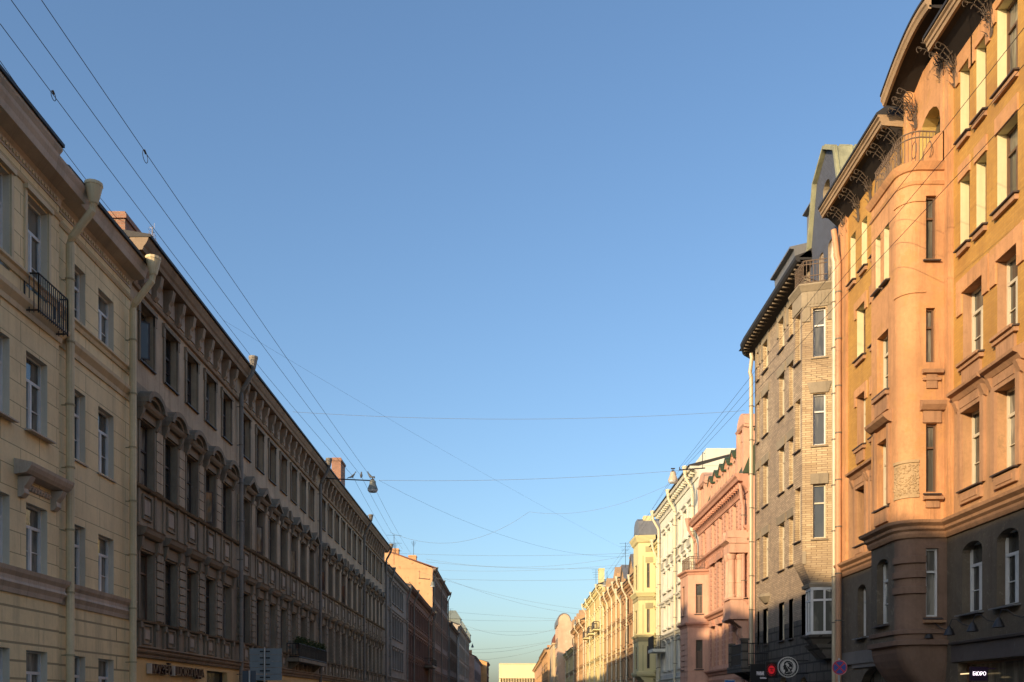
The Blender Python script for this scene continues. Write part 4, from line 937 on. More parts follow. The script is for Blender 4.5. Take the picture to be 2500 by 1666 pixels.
# signs hung on the brick house
BLK = paint('black enamel', (.012, .012, .013), .4); SILV = paint('pale sign enamel', (.62, .60, .56), .5); REDG = paint('glowing red', (.6, .012, .02), emit=.22)
def ring(b, cx, cv, r0, r1, d0, d1, n=40, a0=0, a1=2*pi):
    for k in range(n):
        a, c = a0+(a1-a0)*k/n, a0+(a1-a0)*(k+1)/n
        b.extr([(cx+r0*cos(a), cv+r0*sin(a)), (cx+r1*cos(a), cv+r1*sin(a)), (cx+r1*cos(c), cv+r1*sin(c)), (cx+r0*cos(c), cv+r0*sin(c))], d0, d1)
q = thing('round_coin_sign', 'large round black and grey sign with a helmeted head in profile', 'shop sign', (11.72, 40, 3.18), 0)
r = .44; b = MB(); b.extr([(r*cos(2*pi*k/40), r*sin(2*pi*k/40)) for k in range(40)], -.12, 0); b.box(.3, .95, .25, .29, -.08, -.04); b.box(.3, .95, -.29, -.25, -.08, -.04); b.build('sign_disc', BLK, q)
b = MB(); ring(b, 0, 0, r*.93, r, 0, .008); b.extr([(r*.78*cos(2*pi*k/40), r*.78*sin(2*pi*k/40)) for k in range(40)], 0, .006)
for k in range(5):
    a = pi/2+(k-2)*.24; b.extr([(r*.87*cos(a)+.018*cos(t*pi/3), r*.87*sin(a)+.018*sin(t*pi/3)) for t in range(6)], 0, .006)
for k in range(9):
    a = -pi/2+(k-4)*.2; b.extr([(r*.87*cos(a)+.014*cos(t*pi/3), r*.87*sin(a)+.012*sin(t*pi/3)) for t in range(6)], 0, .006)
b.build('pale_inlay', SILV, q)
b = MB(); ring(b, 0, 0, r*.72, r*.745, .006, .009)
face_ = [(-.30, .52), (-.12, .62), (.12, .60), (.36, .46), (.50, .2), (.50, -.02), (.40, -.24), (.30, -.32), (.42, -.46), (.40, -.58), (.1, -.70), (-.2, -.68), (-.38, -.6), (-.30, -.44), (-.28, -.3), (-.36, -.24), (-.44, -.25), (-.45, -.15), (-.42, -.10), (-.47, -.06), (-.43, .0), (-.50, .04), (-.42, .18), (-.38, .26), (-.40, .40)]
b.extr([(x*r, y*r) for x, y in face_], .006, .012); b.build('profile_head', BLK, q)
b = MB(); ring(b, .02*r, .04*r, r*.40, r*.425, .012, .015, 20, -.6, 2.2); b.extr([(x*r, y*r) for x, y in ((-.3, .3), (-.1, .42), (.1, .2), (.05, .0), (-.12, .12))], .012, .015)
b.extr([(x*r, y*r) for x, y in ((-.2, .1), (-.16, .12), (.12, -.3), (.08, -.32))], .012, .015); b.extr([(x*r, y*r) for x, y in ((-.22, -.5), (.1, -.42), (.38, -.46), (.36, -.49), (.1, -.47), (-.22, -.55))], .012, .015)
b.extr([(x*r, y*r) for x, y in ((.1, .0), (.3, .02), (.34, -.12), (.16, -.14))], .012, .015); b.extr([(x*r, y*r) for x, y in ((.0, -.2), (.2, -.24), (.16, -.38), (.02, -.36))], .012, .015); b.build('helmet_lines', SILV, q)
q = thing('red_sun_sign', 'square black sign with a glowing red round face ringed by short rays', 'shop sign', (11.32, 42, 2.78), 0)
b = MB(); b.box(0, .52, 0, .7, -.1, 0); b.box(.52, 1.28, .3, .34, -.07, -.03); b.build('sign_box', BLK, q)
b = MB(); b.extr([(.25+.15*cos(2*pi*k/24), .36+.19*sin(2*pi*k/24)) for k in range(24)], 0, .008)
for k in range(20): a = 2*pi*k/20; b.extr([(.25+.19*cos(a-.05), .36+.24*sin(a-.05)), (.25+.19*cos(a+.05), .36+.24*sin(a+.05)), (.25+.225*cos(a), .36+.285*sin(a))], 0, .006)
b.build('red_emblem', REDG, q)
b = MB(); b.box(.16, .34, .40, .43, .008, .012); b.extr([(.2, .30), (.3, .28), (.32, .31), (.2, .325)], .008, .012); b.extr([(.24, .38), (.27, .38), (.28, .33), (.25, .32)], .008, .012); b.build('face_marks', BLK, q)
q = thing('black_bar_sign', 'black hanging sign with small white capital letters under the dark balcony', 'shop sign', (11.2, 44, 2.5), 0)
b = MB(); b.box(-.05, .75, 0, .95, -.1, 0); b.box(.75, 1.4, .4, .44, -.07, -.03); b.build('sign_box', BLK, q)
LET = paint('soft white letters', (.6, .58, .62), emit=.12)
text_obj('PANINAR', .26, LET, q, (.22, -.003, .46), (pi/2, 0, .0), .003, 'lettering', .32, bold=.004); text_obj('CUCINA', .1, LET, q, (.38, -.003, .3), (pi/2, 0, 0), .003, 'lettering', .8, bold=.004)

# ------------------------------------------------------------------ RIGHT 3: pink house
PNK = plaster('pink stucco', (.64, .38, .27), stain=.45, var=.12); PNKD = plaster('deep pink mouldings', (.56, .30, .21), stain=.4)
T = right('pink_ornate_house', 'pink stucco house with a green mansard roof, ornate dormers and a paired-column portico', 63.6, 12.6)
U = lambda Y: 63.6-Y
cl = [(50.9, 51.75), (52.9, 53.75), (54.7, 55.5), (56.5, 57.35), (58.5, 59.35), (61.4, 62.2)]
rw = [(.9, 2.8), (3.95, 6.4), (7.5, 10.3), (11.2, 12.9)]
ops = [(U(c), U(a), r[0], r[1]) for a, c in cl for r in rw]
b = MB(); Le = U(50.2); sheet(b, 0, Le, 0, 13.8, ops, .26, 0, 0); shell(b, 0, Le, 0, 13.8, 12); b.build('wall', [PNK], T)
for o in ops: window(T, F0, *o, style='two', fm=BROWN, gm=GLD, rev=.22)
b = MB()
for o in ops:
    if o[3] > 12:
        for j in range(6):
            for q0, q1 in ((o[0]-.3, o[0]-.03), (o[1]+.03, o[1]+.3)): b.box(q0, q1, o[2]+.02+j*.29, o[2]+.02+j*.29+.2, 0, .035)
    if 3 < o[2] < 8:
        for j in range(int((o[3]-o[2])/.3)):
            for q0, q1 in ((o[0]-.3, o[0]-.03), (o[1]+.03, o[1]+.3)): b.box(q0, q1, o[2]+.05+j*.3, o[2]+.05+j*.3+.19, 0, .04)
    if o[3] == 10.3: b.extr([(o[0]-.3, o[3]+.05), (o[1]+.3, o[3]+.05), (o[1]+.1, o[3]+.45), (o[0]-.1, o[3]+.45)], 0, .15)
    if o[3] == 6.4: b.extr([(o[0]-.2, o[3]+.05), (o[1]+.2, o[3]+.05), ((o[0]+o[1])/2, o[3]+.45)], 0, .18)
b.build('quoin', PNKD, T)
for v, p in ((13.2, None), (10.85, 1), (10.35+.0, 2), (6.95, 1), (3.4, 1), (3.0, 2)):
    b = MB()
    if p is None: b.extu([(0, 12.95), (.06, 12.95), (.1, 13.1), (.25, 13.3), (.3, 13.5), (.55, 13.55), (.62, 13.7), (.7, 13.78), (.72, 13.9), (0, 13.95)], -.01, Le)
    elif p == 1: b.extu([(0, v), (.08, v), (.12, v+.12), (.25, v+.2), (.28, v+.3), (0, v+.34)], 0, Le)
    else: b.extu([(0, v), (.05, v), (.06, v+.12), (0, v+.14)], 0, Le)
    b.build('cornice' if p is None else 'string_course', PNKD, T)
b = MB()
for k in range(26): b.extu([(0, 9.9+.5), (.1, 10.4), (.14, 10.6), (.2, 10.82), (0, 10.84)], .3+k*.5, .44+k*.5); b.box(.3+k*.5, .5+k*.5, 13.3, 13.5, .1, .45)
b.build('bracket', PNKD, T)
b = MB(); b.extu([(.3, 13.9), (.3, 13.96), (-.6, 16.2), (-.3, 16.22), (-.3, 16.34), (-7, 17.6), (-12, 13.9)], -.01, Le); R_ = b.build('roof', ROOFGREEN, T)
dm = MB(); dm.box(-.42, -.24, 13.95, 15.1, -.9, .12); dm.box(.24, .42, 13.95, 15.1, -.9, .12); dm.box(-.24, .24, 13.95, 14.2, -.9, .12)
dm.extr([(-.42, 15.1)]+[(-.24*cos(pi*t/6), 15.1-.02+.2*sin(pi*t/6)) for t in range(7)]+[(.42, 15.1), (.42, 15.3), (.25, 15.6), (0, 15.7), (-.25, 15.6), (-.42, 15.3)], -.9, .12); dm.extr([(-.5, 15.3), (-.3, 15.68), (0, 15.82), (.3, 15.68), (.5, 15.3), (.42, 15.28), (.24, 15.58), (0, 15.7), (-.24, 15.58), (-.42, 15.28)], -.3, .25)
dmm = dm.mesh('dormer', PNK)
dg = MB(); dg.extr([(-.52, 15.34), (-.32, 15.72), (0, 15.88), (.32, 15.72), (.52, 15.34), (.5, 15.3), (0, 15.83), (-.5, 15.3)], -1.2, .3); dgm = dg.mesh('dormer_roof', ROOFGREEN)
dp = MB(); dp.box(-.24, .24, 14.2, 15.28, -.1, -.06); dpm = dp.mesh('pane', GLD)
for y in (52.9, 54.4, 55.9, 57.4, 58.9):
    o = link('dormer', dmm, T, F0.p(U(y), 0, 0)); link('dormer_roof', dgm, o); link('pane', dpm, o)
for y0, y1, vt in ((50.3, 51.9, 16.9), (60.6, 62.6, 16.3)):   # taller end pavilions with pediments
    b = MB(); m = (U(y0)+U(y1))/2; q = (y1-y0)/2; sheet(b, m-q, m+q, 13.9, vt-.5, [(m-.35, m+.35, 14.3, 15.9)], .3, 0, 0, .1); b.quad((m-q, 13.9, .1), (m-q, vt-.5, .1), (m-q, vt-.5, -1.5), (m-q, 13.9, -1.5)); b.quad((m+q, 13.9, .1), (m+q, vt-.5, .1), (m+q, vt-.5, -1.5), (m+q, 13.9, -1.5))
    b.extu([(0, vt-.5), (.2, vt-.48), (.3, vt-.35), (-1.5, vt-.3)], m-q-.1, m+q+.1)
    b.extr([(m-q-.1, vt-.33)]+[(m-(q+.1)*cos(pi*t/8), vt-.33+.75*sin(pi*t/8)) for t in range(9)], -1.5, .2)
    b.box(m-q, m-q+.25, 13.9, vt-.5, .1, .25); b.box(m+q-.25, m+q, 13.9, vt-.5, .1, .25)
    b.build('pavilion', PNK, T); window(T, F0, m-.35, m+.35, 14.3, 15.9, 'one', BROWN, GLD, .22, w=.1)
chimney(R_, U(55.6), U(54.2), -3.6, -2.6, 17, 18.9, plaster('cream chimney', (.62, .56, .36), stain=.1))
# bay with its balcony
P = [(U(62.9), .0), (U(62.5), 1.3), (U(60.6), 1.25), (U(60.3), -.02)]; P = [(U(63.4), 0), (U(62.9), 1.35), (U(60.8), 1.25), (U(60.4), -.05)]
b = MB()
fo = [(.5, .93, 7.45, 9.35), (.5, .93, 3.9, 5.75)]
for k in range(3):
    f = F0.sub(*P[k], *P[k+1]); b.F = f; L = f.len
    if k == 2: sheet(b, 0, L, 2.9, 10.2, fo, .16); FP = f
    elif k == 1: so2 = [(.4, 1.1, 7.45, 9.35), (.4, 1.1, 3.9, 5.75)]; sheet(b, 0, L, 2.9, 10.2, so2, .16); FQ = f
    else: sheet(b, 0, L, 2.9, 10.2)
b.F = F0; b.poly([(p[0], 2.9, p[1]) for p in P]); b.build('bay', PNK, T)
for o in fo: window(T, FP, *o, style='two_low', fm=BROWN, gm=GLD, rev=.14, sill=(.08,))
for o in so2: window(T, FQ, *o, style='two', fm=BROWN, gm=GLD, rev=.14, sill=(.08,))
b = MB()
for v in (10.15, 6.75, 2.8): b.sweep([(0, v-.2), (.04, v-.2), (.08, v-.08), (.2, v), (.22, v+.1), (0, v+.14)], P)
b.poly([(p[0], 10.24, p[1]) for p in P]); b.build('bay_cornice', PNKD, T)
b = MB()
for v in [3.0+.36*k for k in range(10)]: b.sweep([(0, v), (.025, v), (.025, v+.3), (0, v+.3)], [P[1], P[2], (P[2][0]+.12, P[2][1]-.38)])
b.build('bay_rustication', PNK, T)
q_ = [(a, c-.1) for a, c in P[:3]]+[(U(60.6), .2)]; b = MB()
for (u, ww) in walk(q_, .14): b.ftube([(u, 10.25, ww), (u, 11.15, ww)], .014, 5)
for v in (10.4, 11.0, 11.15): b.ftube([(p[0], v, p[1]) for p in q_], .022, 6)
b.build('balcony_rail', RUSTIRON, T)
# portico: balcony box, two columns, entablature, broken pediment
b = MB(); uq = U(51.6); b.box(uq, Le-.05, 6.2, 7.3, 0, .95); b.box(uq-.06, Le, 7.2, 7.3, 0, 1.03); b.box(uq-.06, Le, 6.15, 6.28, 0, 1.03); b.box(uq-1.6, uq-.01, 6.35, 7.1, .5, .68); b.box(uq-1.6, uq-.01, 6.2, 6.35, 0, .75)
for uu in (uq+.1, Le-.55): b.extu([(0, 5.0), (.15, 5.05), (.35, 5.4), (.3, 5.7), (.8, 6.1), (0, 6.15)], uu, uu+.4)
b.build('portico_balcony', PNK, T)
for (uu, ww) in ((Le-.45, .35), (Le-.45, .8), (uq+.3, .8)):
    b = MB(); c = F0.p(uu, 0, ww); b.lathe([(.25, 7.3), (.25, 7.42), (.2, 7.5), (.2, 8.1), (.22, 8.15), (.2, 8.2), (.18, 9.35), (.22, 9.42), (.27, 9.6), (.27, 9.7)], c, 14); b.build('column', PNK, T)
b = MB(); b.box(uq, Le-.05, 9.7, 10.2, 0, 1.0); b.extu([(0, 10.2), (1.0, 10.2), (1.2, 10.35), (1.2, 10.45), (0, 10.5)], uq-.15, Le)
b.extr([(uq-.1, 10.5), (uq+.5, 10.5), (uq+.3, 10.95), (uq+.12, 10.9)], 0, 1.1); b.extr([(Le-.7, 10.5), (Le-.05, 10.5), (Le-.1, 10.9), (Le-.35, 10.95)], 0, 1.1); b.build('entablature', PNK, T)
downpipe(T, F0, U(50.45), .2, 13.7, plaster('pink pipe', (.5, .3, .22), rough=.6), .1, .22, .4, funnel=False); downpipe(T, F0, .15, .2, 13.9, plaster('pink pipe', (.5, .3, .22)), .1, .22, .75)

# ------------------------------------------------------------------ RIGHT 4..: the rest of the row
WHT = plaster('white stucco', (.70, .68, .58), var=.04, stain=.12); WHG = plaster('grey green panel', (.42, .40, .32), stain=.2)
WPI = paint('cream pipe paint', (.62, .56, .4), .5)
T = house('R', 'white_house', 'white house with tall pale windows and grey panels, right after the pink house', 63.6, 80, 12.6, 17.7,
      [(.8, 3), (4.4, 6.5), (7.8, 9.6), (10.8, 12.4), (13.6, 15.6)], 2.3, 1.15, WHT, trim=plaster('white trim', (.64, .62, .52), stain=.2), ground=plaster('light grey stucco', (.5, .5, .46)), fr=WHITE, bands=(3.4, 9.75, 7.0), pipes=(.3, 8.2, 15.2), pipem=WPI, cs=.6, head='flat')  # ground floor in a plain grey stucco
b = MB(); n = 7; off = (16.4-((n-1)*2.3+1.15))/2
for k in range(n): b.box(off+k*2.3, off+k*2.3+1.15, 12.75, 13.4, 0, .05)
b.build('grey_panel', WHG, T)
b = MB(); b.box(6, 8.5, 18, 19.6, -3.5, -1); b.frust((5.8, 8.7, -3.7, -.8), (5.8, 8.7, -3.2, -1.6), 19.6, 19.9); b.box(12, 16, 17.7, 19, -4, -.6); b.build('roof_house', WHT, T)
b = MB(); b.box(.3, 3.0, 5.9, 6.15, 0, 1.1); b.build('balcony_slab', WHT, T); railing('balcony_rail', T, F0, [(.3, .05), (.3, 1.05), (3.0, 1.05), (3.0, .05)], 6.15, 7.2, IRON, .15, .02)
YGR = plaster('pale yellow stucco', (.66, .58, .31), var=.05, stain=.15); YGD = plaster('olive grey band', (.36, .32, .18), stain=.2)
T = house('R', 'yellow_bay_house', 'pale yellow house with a tall square bay tower banded in olive, after the white house', 80, 90, 12.8, 15.6,
      [(.8, 3), (4.6, 6.6), (8, 10), (11.6, 13.8)], 2.2, 1.0, YGD, trim=YGR, bands=(3.6, 7.2, 10.9), pipes=(8.2,), pipem=WPI, cs=.5, rh=2, chims=((7.5, -2, 2.6, BRK),))
U = lambda Y: 90-Y
P = [(U(87.6), 0), (U(87.2), 1.55), (U(84.2), 1.5), (U(83.9), 0)]
b = MB(); fw = [(.75, 1.0, 12.0, 14.2), (.75, 1.0, 8.0, 10.1), (.75, 1.0, 4.8, 6.8)]
for k in range(3):
    f = F0.sub(*P[k], *P[k+1]); b.F = f
    if k == 2: FY = f; sheet(b, 0, f.len, 4.3, 16.6, fw, .15)
    elif k == 1: FZ = f; fz = [(.9, 2.0, a[2], a[3]) for a in fw]; sheet(b, 0, f.len, 4.3, 16.6, fz, .15)
    else: sheet(b, 0, f.len, 4.3, 16.6)
b.F = F0; b.poly([(p[0], 16.6, p[1]) for p in P]); b.build('bay', YGR, T)
for o in fw: window(T, FY, *o, style='one', fm=BROWN, gm=GLD, rev=.12)
for o in fz: window(T, FZ, *o, style='two', fm=BROWN, gm=GLD, rev=.12)
b = MB(); b.sweep([(0, 10.9), (.04, 10.9), (.04, 11.2), (0, 11.2)], P); b.sweep([(0, 7.2), (.03, 7.2), (.03, 7.6), (0, 7.6)], P); b.F = FY
for v in (14.25, 10.15, 15.2): b.box(.62, 1.3, v, v+.5, 0, .03)
for v0, v1 in ((11.7, 14.9), (7.9, 10.5), (4.6, 6.9)): b.box(.38, .43, v0, v1, 0, .02)
b.build('olive_panel', YGD, T)
b = MB(); b.sweep([(0, 11.2), (.1, 11.22), (.2, 11.4), (.3, 11.55), (.3, 11.65), (0, 11.7)], P); b.sweep([(0, 7.6), (.1, 7.6), (.2, 7.8), (0, 7.85)], P); b.sweep([(0, 4.1), (.1, 4.1), (.2, 4.3), (.2, 4.5), (0, 4.55)], P); b.sweep([(0, 16.0), (.12, 16.1), (.3, 16.5), (.36, 16.65), (0, 16.7)], P)
b.frust((U(87), U(84.2), 0, .7), (U(87.4), U(84.1), 0, 1.4), 3.3, 4.1); b.build('bay_cornice', YGR, T)
b = MB(); b.extr([(U(87.5), 16.7), (U(83.9), 16.7), (U(84.3), 18.0), (U(85), 18.3), (U(86.4), 18.3), (U(87.1), 18.0)], -2, 1.5); b.build('bay_roof', ROOFG, T)
b = MB(); b.box(U(85.2), U(84.4), 16.7, 18.5, .3, 1.0); b.build('chimney', YGR, T)
YO = plaster('yellow ochre stucco', (.60, .42, .19), stain=.35); BO = plaster('tan stucco', (.50, .32, .17), stain=.4)
T = house('R', 'gabled_ochre_house', 'ochre house with two grey-roofed attic gables and several white downpipes', 90, 107, 12.5, 14.4,
      [(.8, 3), (4.4, 6.4), (8, 10), (11.2, 12.8)], 2.2, 1.0, BO, trim=plaster('tan mouldings', (.40, .25, .14), stain=.4), bands=(3.6, 7.2, 10.6), pipes=(.4, 6, 12), pipem=WPI, cs=.6, chims=((10, -1, 2, BRK),))
for u in (1.0, 8.5):
    b = MB(); b.extr([(u, 14.4), (u+4, 14.4), (u+3.6, 15.6), (u+2, 16.7), (u+.4, 15.6)], -.3, .25); b.build('attic_gable', BO, T)
    b = MB(); b.extr([(u-.1, 15.2), (u+2, 16.85), (u+4.1, 15.2), (u+4.1, 15.3), (u+2, 17.0), (u-.1, 15.3)], -5, .4); b.build('gable_roof', ROOFG, T)
T = house('R', 'ochre_pipe_house', 'long ochre house with a row of white downpipes, far down the right side', 107, 128, 12.6, 15.9,
      [(.8, 3), (4.6, 6.6), (8.2, 10.2), (11.8, 13.6)], 2.2, 1.0, YO, trim=BO, bands=(3.6, 7.4, 11.2), pipes=(.4, 5.5, 11, 16, 20.6), pipem=WPI, cs=.55, rh=2.6, chims=((9.5, -1, 3, BRK), (19, -1, 2.8, ORCH)))
b = MB(); b.extr([(3, 15.9), (8, 15.9), (7.5, 17), (5.5, 18), (3.5, 17)], -4, .3); b.extr([(13, 15.9), (18, 15.9), (17.5, 17), (15.5, 18), (13.5, 17)], -4, .3); b.build('attic_gable', BO, T)
T = house('R', 'yellow_balcony_house', 'yellow house with a cream chimney and little iron balconies, far down the right side', 128, 156, 12.4, 17.9,
      [(.8, 3.2), (4.9, 7), (8.6, 10.8), (12.6, 15)], 3.0, 1.2, plaster('bright yellow stucco', (.66, .50, .22), stain=.2), trim=YGR, bands=(3.8, 7.9, 11.6), pipes=(.6, 8, 17, 26), pipem=WPI, cs=.7, rh=2.4, chims=((17, -.3, 3.6, YGR), (4, -1, 2.2, YGR)))
for u in (5, 14, 22): b = MB(); b.box(u, u+3, 11.9, 12.1, .24, 1.1); b.build('balcony_slab', YGR, T); railing('balcony_rail', T, F0, [(u, .3), (u, 1.05), (u+3, 1.05), (u+3, .3)], 12.1, 13.1, IRON, .3, .03)
T = house('R', 'steep_roofed_house', 'tan house with small dormers on its sloping roof, before the round pink gable', 156, 184, 12.2, 15.6,
      [(.8, 3.2), (4.9, 7), (8.6, 10.8), (12.2, 14)], 3.0, 1.2, plaster('warm tan stucco', (.58, .38, .2), stain=.3), trim=BO, bands=(3.8, 7.9), pipes=(1, 14, 26), pipem=WPI, cs=.8, rh=3)
for u in (3, 9, 15, 21): b = MB(); b.extr([(u, 15.6), (u+2.4, 15.6), (u+2.4, 16.8), (u+1.2, 17.8), (u, 16.8)], -3, .7); b.build('dormer', BO, T)
house('R', 'low_tan_house', 'low tan house tucked in front of the round pink gable', 184, 213, 12.2, 12.6, [(.8, 3.2), (4.9, 7), (8.6, 10.8)], 3.0, 1.2, BO, trim=YGR, bands=(3.8, 7.9), pipes=(2, 15), pipem=WPI, cs=.7, rh=2, chims=((8, -1, 2, ORCH),))
# pink house with a round gable, standing forward of the row
PK2 = plaster('soft pink render', (.66, .45, .30), patch=(.70, .55, .38), stain=.2); 
T = thing('round_gabled_house', 'pink house with a big round-topped gable turned to the viewer, far down the right side', 'building', (10.4, 213.3, 0)); T.scale = (1.12, .5, 1.12)
b = MB(); top = [(0, 17.6)]+[(1.25-1.25*cos(pi*t/10)*1.0, 18.3+1.4*sin(pi*t/10)) for t in range(11)]+[(3.6, 17.6), (4.6, 16.6)]
fop = [(2.9, 3.7, 13.4, 15), (2.9, 3.7, 9.6, 11.6), (2.9, 3.7, 5.8, 7.8)]
sheet(b, 0, 4.6, 0, 16.6, fop, .2); b.poly([(u, v, 0) for u, v in [(0, 16.6)]+top]); b.extr([(u, v) for u, v in [(0, 16.6)]+top], -26, -.02)
b.quad((0, 0, 0), (0, 16.6, 0), (0, 16.6, -26), (0, 0, -26)); b.quad((4.6, 0, 0), (4.6, 16.6, 0), (4.6, 16.6, -26), (4.6, 0, -26)); b.build('wall', PK2, T)
for o in fop: window(T, F0, *o, style='one', fm=BROWN, gm=GLD, rev=.15)
fs = F0.sub(0, -26, 0, 0); b = MB(fs)
for k in range(7):
    for v in (2, 5.6, 9.3, 13): b.box(1.5+k*3.5, 2.7+k*3.5, v, v+2, 0, .03)
b.build('side_window', GLD, T)
b = MB(); b.extr([(-.2, 17.5)]+[(1.25-1.45*cos(pi*t/10), 18.3+1.6*sin(pi*t/10)) for t in range(11)]+[(3.7, 17.7), (3.6, 17.55)]+[(1.25+1.25*cos(pi*t/10), 18.3+1.4*sin(pi*t/10)) for t in range(11)]+[(0, 17.5)], -26, .25); b.build('gable_roof', ROOFG, T)
T = thing('brown_domed_house', 'cream corner house with a brown domed roof, beyond the round pink gable', 'building', (9.9, 227, 0))
b = MB(); b.box(0, 5, 0, 16.2, -20, 0); b.box(-.2, 5.2, 16.0, 16.4, -20, .2); b.build('wall', plaster('cream render', (.66, .5, .3)), T)
b = MB(); b.extr([(0, 16.4), (.2, 18), (.7, 19), (1.4, 19.6), (3, 19.8), (5, 16.4)], -12, .1); b.build('roof', ROOFRUST, T)
b = MB(); [b.box(.5, 1.1, v, v+2, 0, .03) for v in (5, 9, 12.8)]; b.build('window', GLD, T)
house('R', 'ornate_orange_house', 'ornate orange house with uneven roof shapes, next to the pale hall', 248, 295, 9.4, 16.0, [(1, 3.2), (5, 7.2), (9, 11.2), (12.8, 14.6)], 3.6, 1.6, plaster('apricot stucco', (.64, .4, .2)), trim=BO, bands=(4, 8), cs=1.0, rh=3, chims=((8, -.5, 2.6, ORCH), (30, -.5, 2.2, ORCH)))
house('R', 'last_orange_house', 'far low orange house touching the right end of the pale hall', 295, 405, 9.7, 16.0, [(1, 3.2), (5, 7.2), (9, 11.2)], 4.4, 2.0, plaster('dusty orange stucco', (.58, .34, .18)), trim=BO, bands=(4, 8), cs=1.0, rh=2)

# ------------------------------------------------------------------ overhead: wires, street lamps, pigeons
def wire(label, pts, sag=0, r=.012, group=None, extra=None, name='overhead_wire', n=14, mat=None):
    b = MB(); P = [mathutils.Vector(p) for p in pts]; out = []; base = P[0].copy()
    for a, c in zip(P[:-1], P[1:]):
        for k in range(n+(c is P[-1])): t = k/n; q = a.lerp(c, t)-base; q.z -= sag*4*t*(1-t); out.append(tuple(q))
    b.tube(out, r, 5)
    for (i, rr) in (extra or ()):     # knots and slack loops
        p = mathutils.Vector(out[0]).lerp(mathutils.Vector(out[-1]), i); p.z -= sag*4*i*(1-i)
        b.tube([(p.x, p.y+rr*1.2*sin(2*pi*k/12), p.z-rr*.8+rr*cos(2*pi*k/12)) for k in range(13)], r, 5); b.tube([(p.x, p.y-rr*.4, p.z+.02), (p.x, p.y+rr*.3, p.z-.02)], r*3.2, 6)
    o = b.build(name, mat or CABLE); o.location = base; tag(o, label, 'wire', group); return o
GL_ = 'wires running along the left side of the street'
def px(x, y, Y): return ((x-1250)*Y/2300, Y, 1.6+(1720-y)*Y/2300)
wire('leftmost long wire, grazing the roof edge of the yellow house', [px(0, 149, 21.2), px(287, 535, 32), px(640, 965, 54)], .1, .009, GL_)
wire('second long wire from the left, with a small knot above the yellow house', [px(0, 58, 20.2), px(640, 905, 46), px(860, 1161, 62)], .05, .009, GL_, [(.055, .1)])
wire('third long wire from the left, without a loop', [px(27, 0, 19.8), px(882, 1163, 62)], .15, .009, GL_)
wire('long wire farthest right of the left group, with an open slack loop', [px(101, 0, 19.8), px(896, 1153, 62)], .1, .009, GL_, [(.13, .15)])
for k, (a, c) in enumerate((((860, 1161), (971, 1349)), ((882, 1163), (983, 1341)), ((896, 1153), (1003, 1352)))):
    wire(['far stretch of wire beyond the pigeons, leftmost of three', 'far stretch of wire beyond the pigeons, middle of three', 'far stretch of wire beyond the pigeons, right of the lamp'][k], [px(*a, 62), px(*c, 124)], .3, .010, GL_, mat=CABLEG)
GR_ = 'wires running along the right side of the street'
for k, (p1, p0) in enumerate((((2500, 60), (1658, 1143)), ((2500, 130), (1660, 1147)), ((2500, 262), (1664, 1150)))):
    t = (2140-p0[0])/(p1[0]-p0[0]); ym = [528, 582, 640][k]
    slope = (p0[1]-ym)/(2140-p0[0]); ye = ym-slope*360
    Yn = 10.6*2300/1250; Ym = 10.6*2300/890
    wire(['uppermost of the three wires crossing the orange house', 'middle one of the three wires crossing the orange house', 'lowest of the three wires crossing the orange house'][k], [px(2500, ye, Yn), px(2140, ym, Ym), px(*p0, 60)], .0, .008, GR_)
for k, (a, c) in enumerate((((1660, 1146), (1440, 1452)), ((1668, 1150), (1452, 1450)), ((1650, 1150), (1468, 1432)))):
    wire(['wire from the right bracket down the street, leftmost of three', 'wire from the right bracket down the street, middle of three', 'wire from the right bracket down the street, rightmost of three'][k], [px(*a, 62), px(*c, 124)], .2, .009, GR_, mat=CABLEG)
GX = 'wires crossing the street'
X = [('highest wire crossing the whole street, slightly sagging', px(715, 1006, 50), px(1818, 1003, 50.3), .42, .013),
     ('nearly level wire holding the two near street lamps', px(925, 1173, 62), px(1658, 1149, 62), .25, .016),
     ('long thin diagonal wire falling from the left roofs to the right', px(545, 782, 46), px(1560, 1360, 90), .35, .007),
     ('diagonal wire falling from the left lamp towards the yellow bay tower', px(925, 1173, 62), px(1560, 1358, 95), 1.6, .011),
     ('sagging wire left half of the double swag', px(952, 1300, 90), px(1292, 1250, 90), 1.9, .017),
     ('sagging wire right half of the double swag', px(1292, 1250, 90), px(1640, 1180, 76), 1.0, .015),
     ('flat wire just under the double swag', px(940, 1350, 96), px(1556, 1350, 96), .3, .017),
     ('slightly tilted wire from the orange gable, upper', px(1040, 1372, 120), px(1550, 1385, 120), .5, .02),
     ('slightly tilted wire from the orange gable, lower', px(1040, 1365, 112), px(1555, 1352, 100), 1.2, .018),
     ('straight wire meeting the roof of the gabled ochre house', px(1060, 1392, 124), px(1530, 1378, 104), .4, .018),
     ('wire between the two middle street lamps', px(1063, 1413, 124), px(1466, 1415, 124), .2, .022),
     ('steeper wire falling right from the orange gable', px(1020, 1395, 140), px(1440, 1490, 150), .8, .02),
     ('lower steep wire falling right from the orange gable', px(1085, 1412, 150), px(1415, 1500, 160), .8, .022),
     ('wire level with the round pink gable', px(1110, 1513, 200), px(1365, 1515, 190), .2, .028),
     ('second wire level with the round pink gable', px(1098, 1494, 190), px(1370, 1512, 190), .1, .024),
     ('deeply sagging wire below the round pink gable', px(1128, 1524, 200), px(1362, 1534, 190), 1.9, .028),
     ('wire rising to the brown dome', px(1145, 1586, 230), px(1343, 1566, 225), .5, .032),
     ('wire rising to the brown dome, lower', px(1145, 1594, 240), px(1345, 1567, 225), .8, .036),
     ('faint lowest wire far down the street', px(1160, 1612, 260), px(1340, 1580, 240), .7, .034),
     ('thin wire over the turreted grey house', px(1135, 1538, 215), px(1365, 1540, 190), .3, .024)]
for lb, a, c, sg, r in X: wire(lb, [a, c], sg, r*.62, GX, mat=CABLEG)
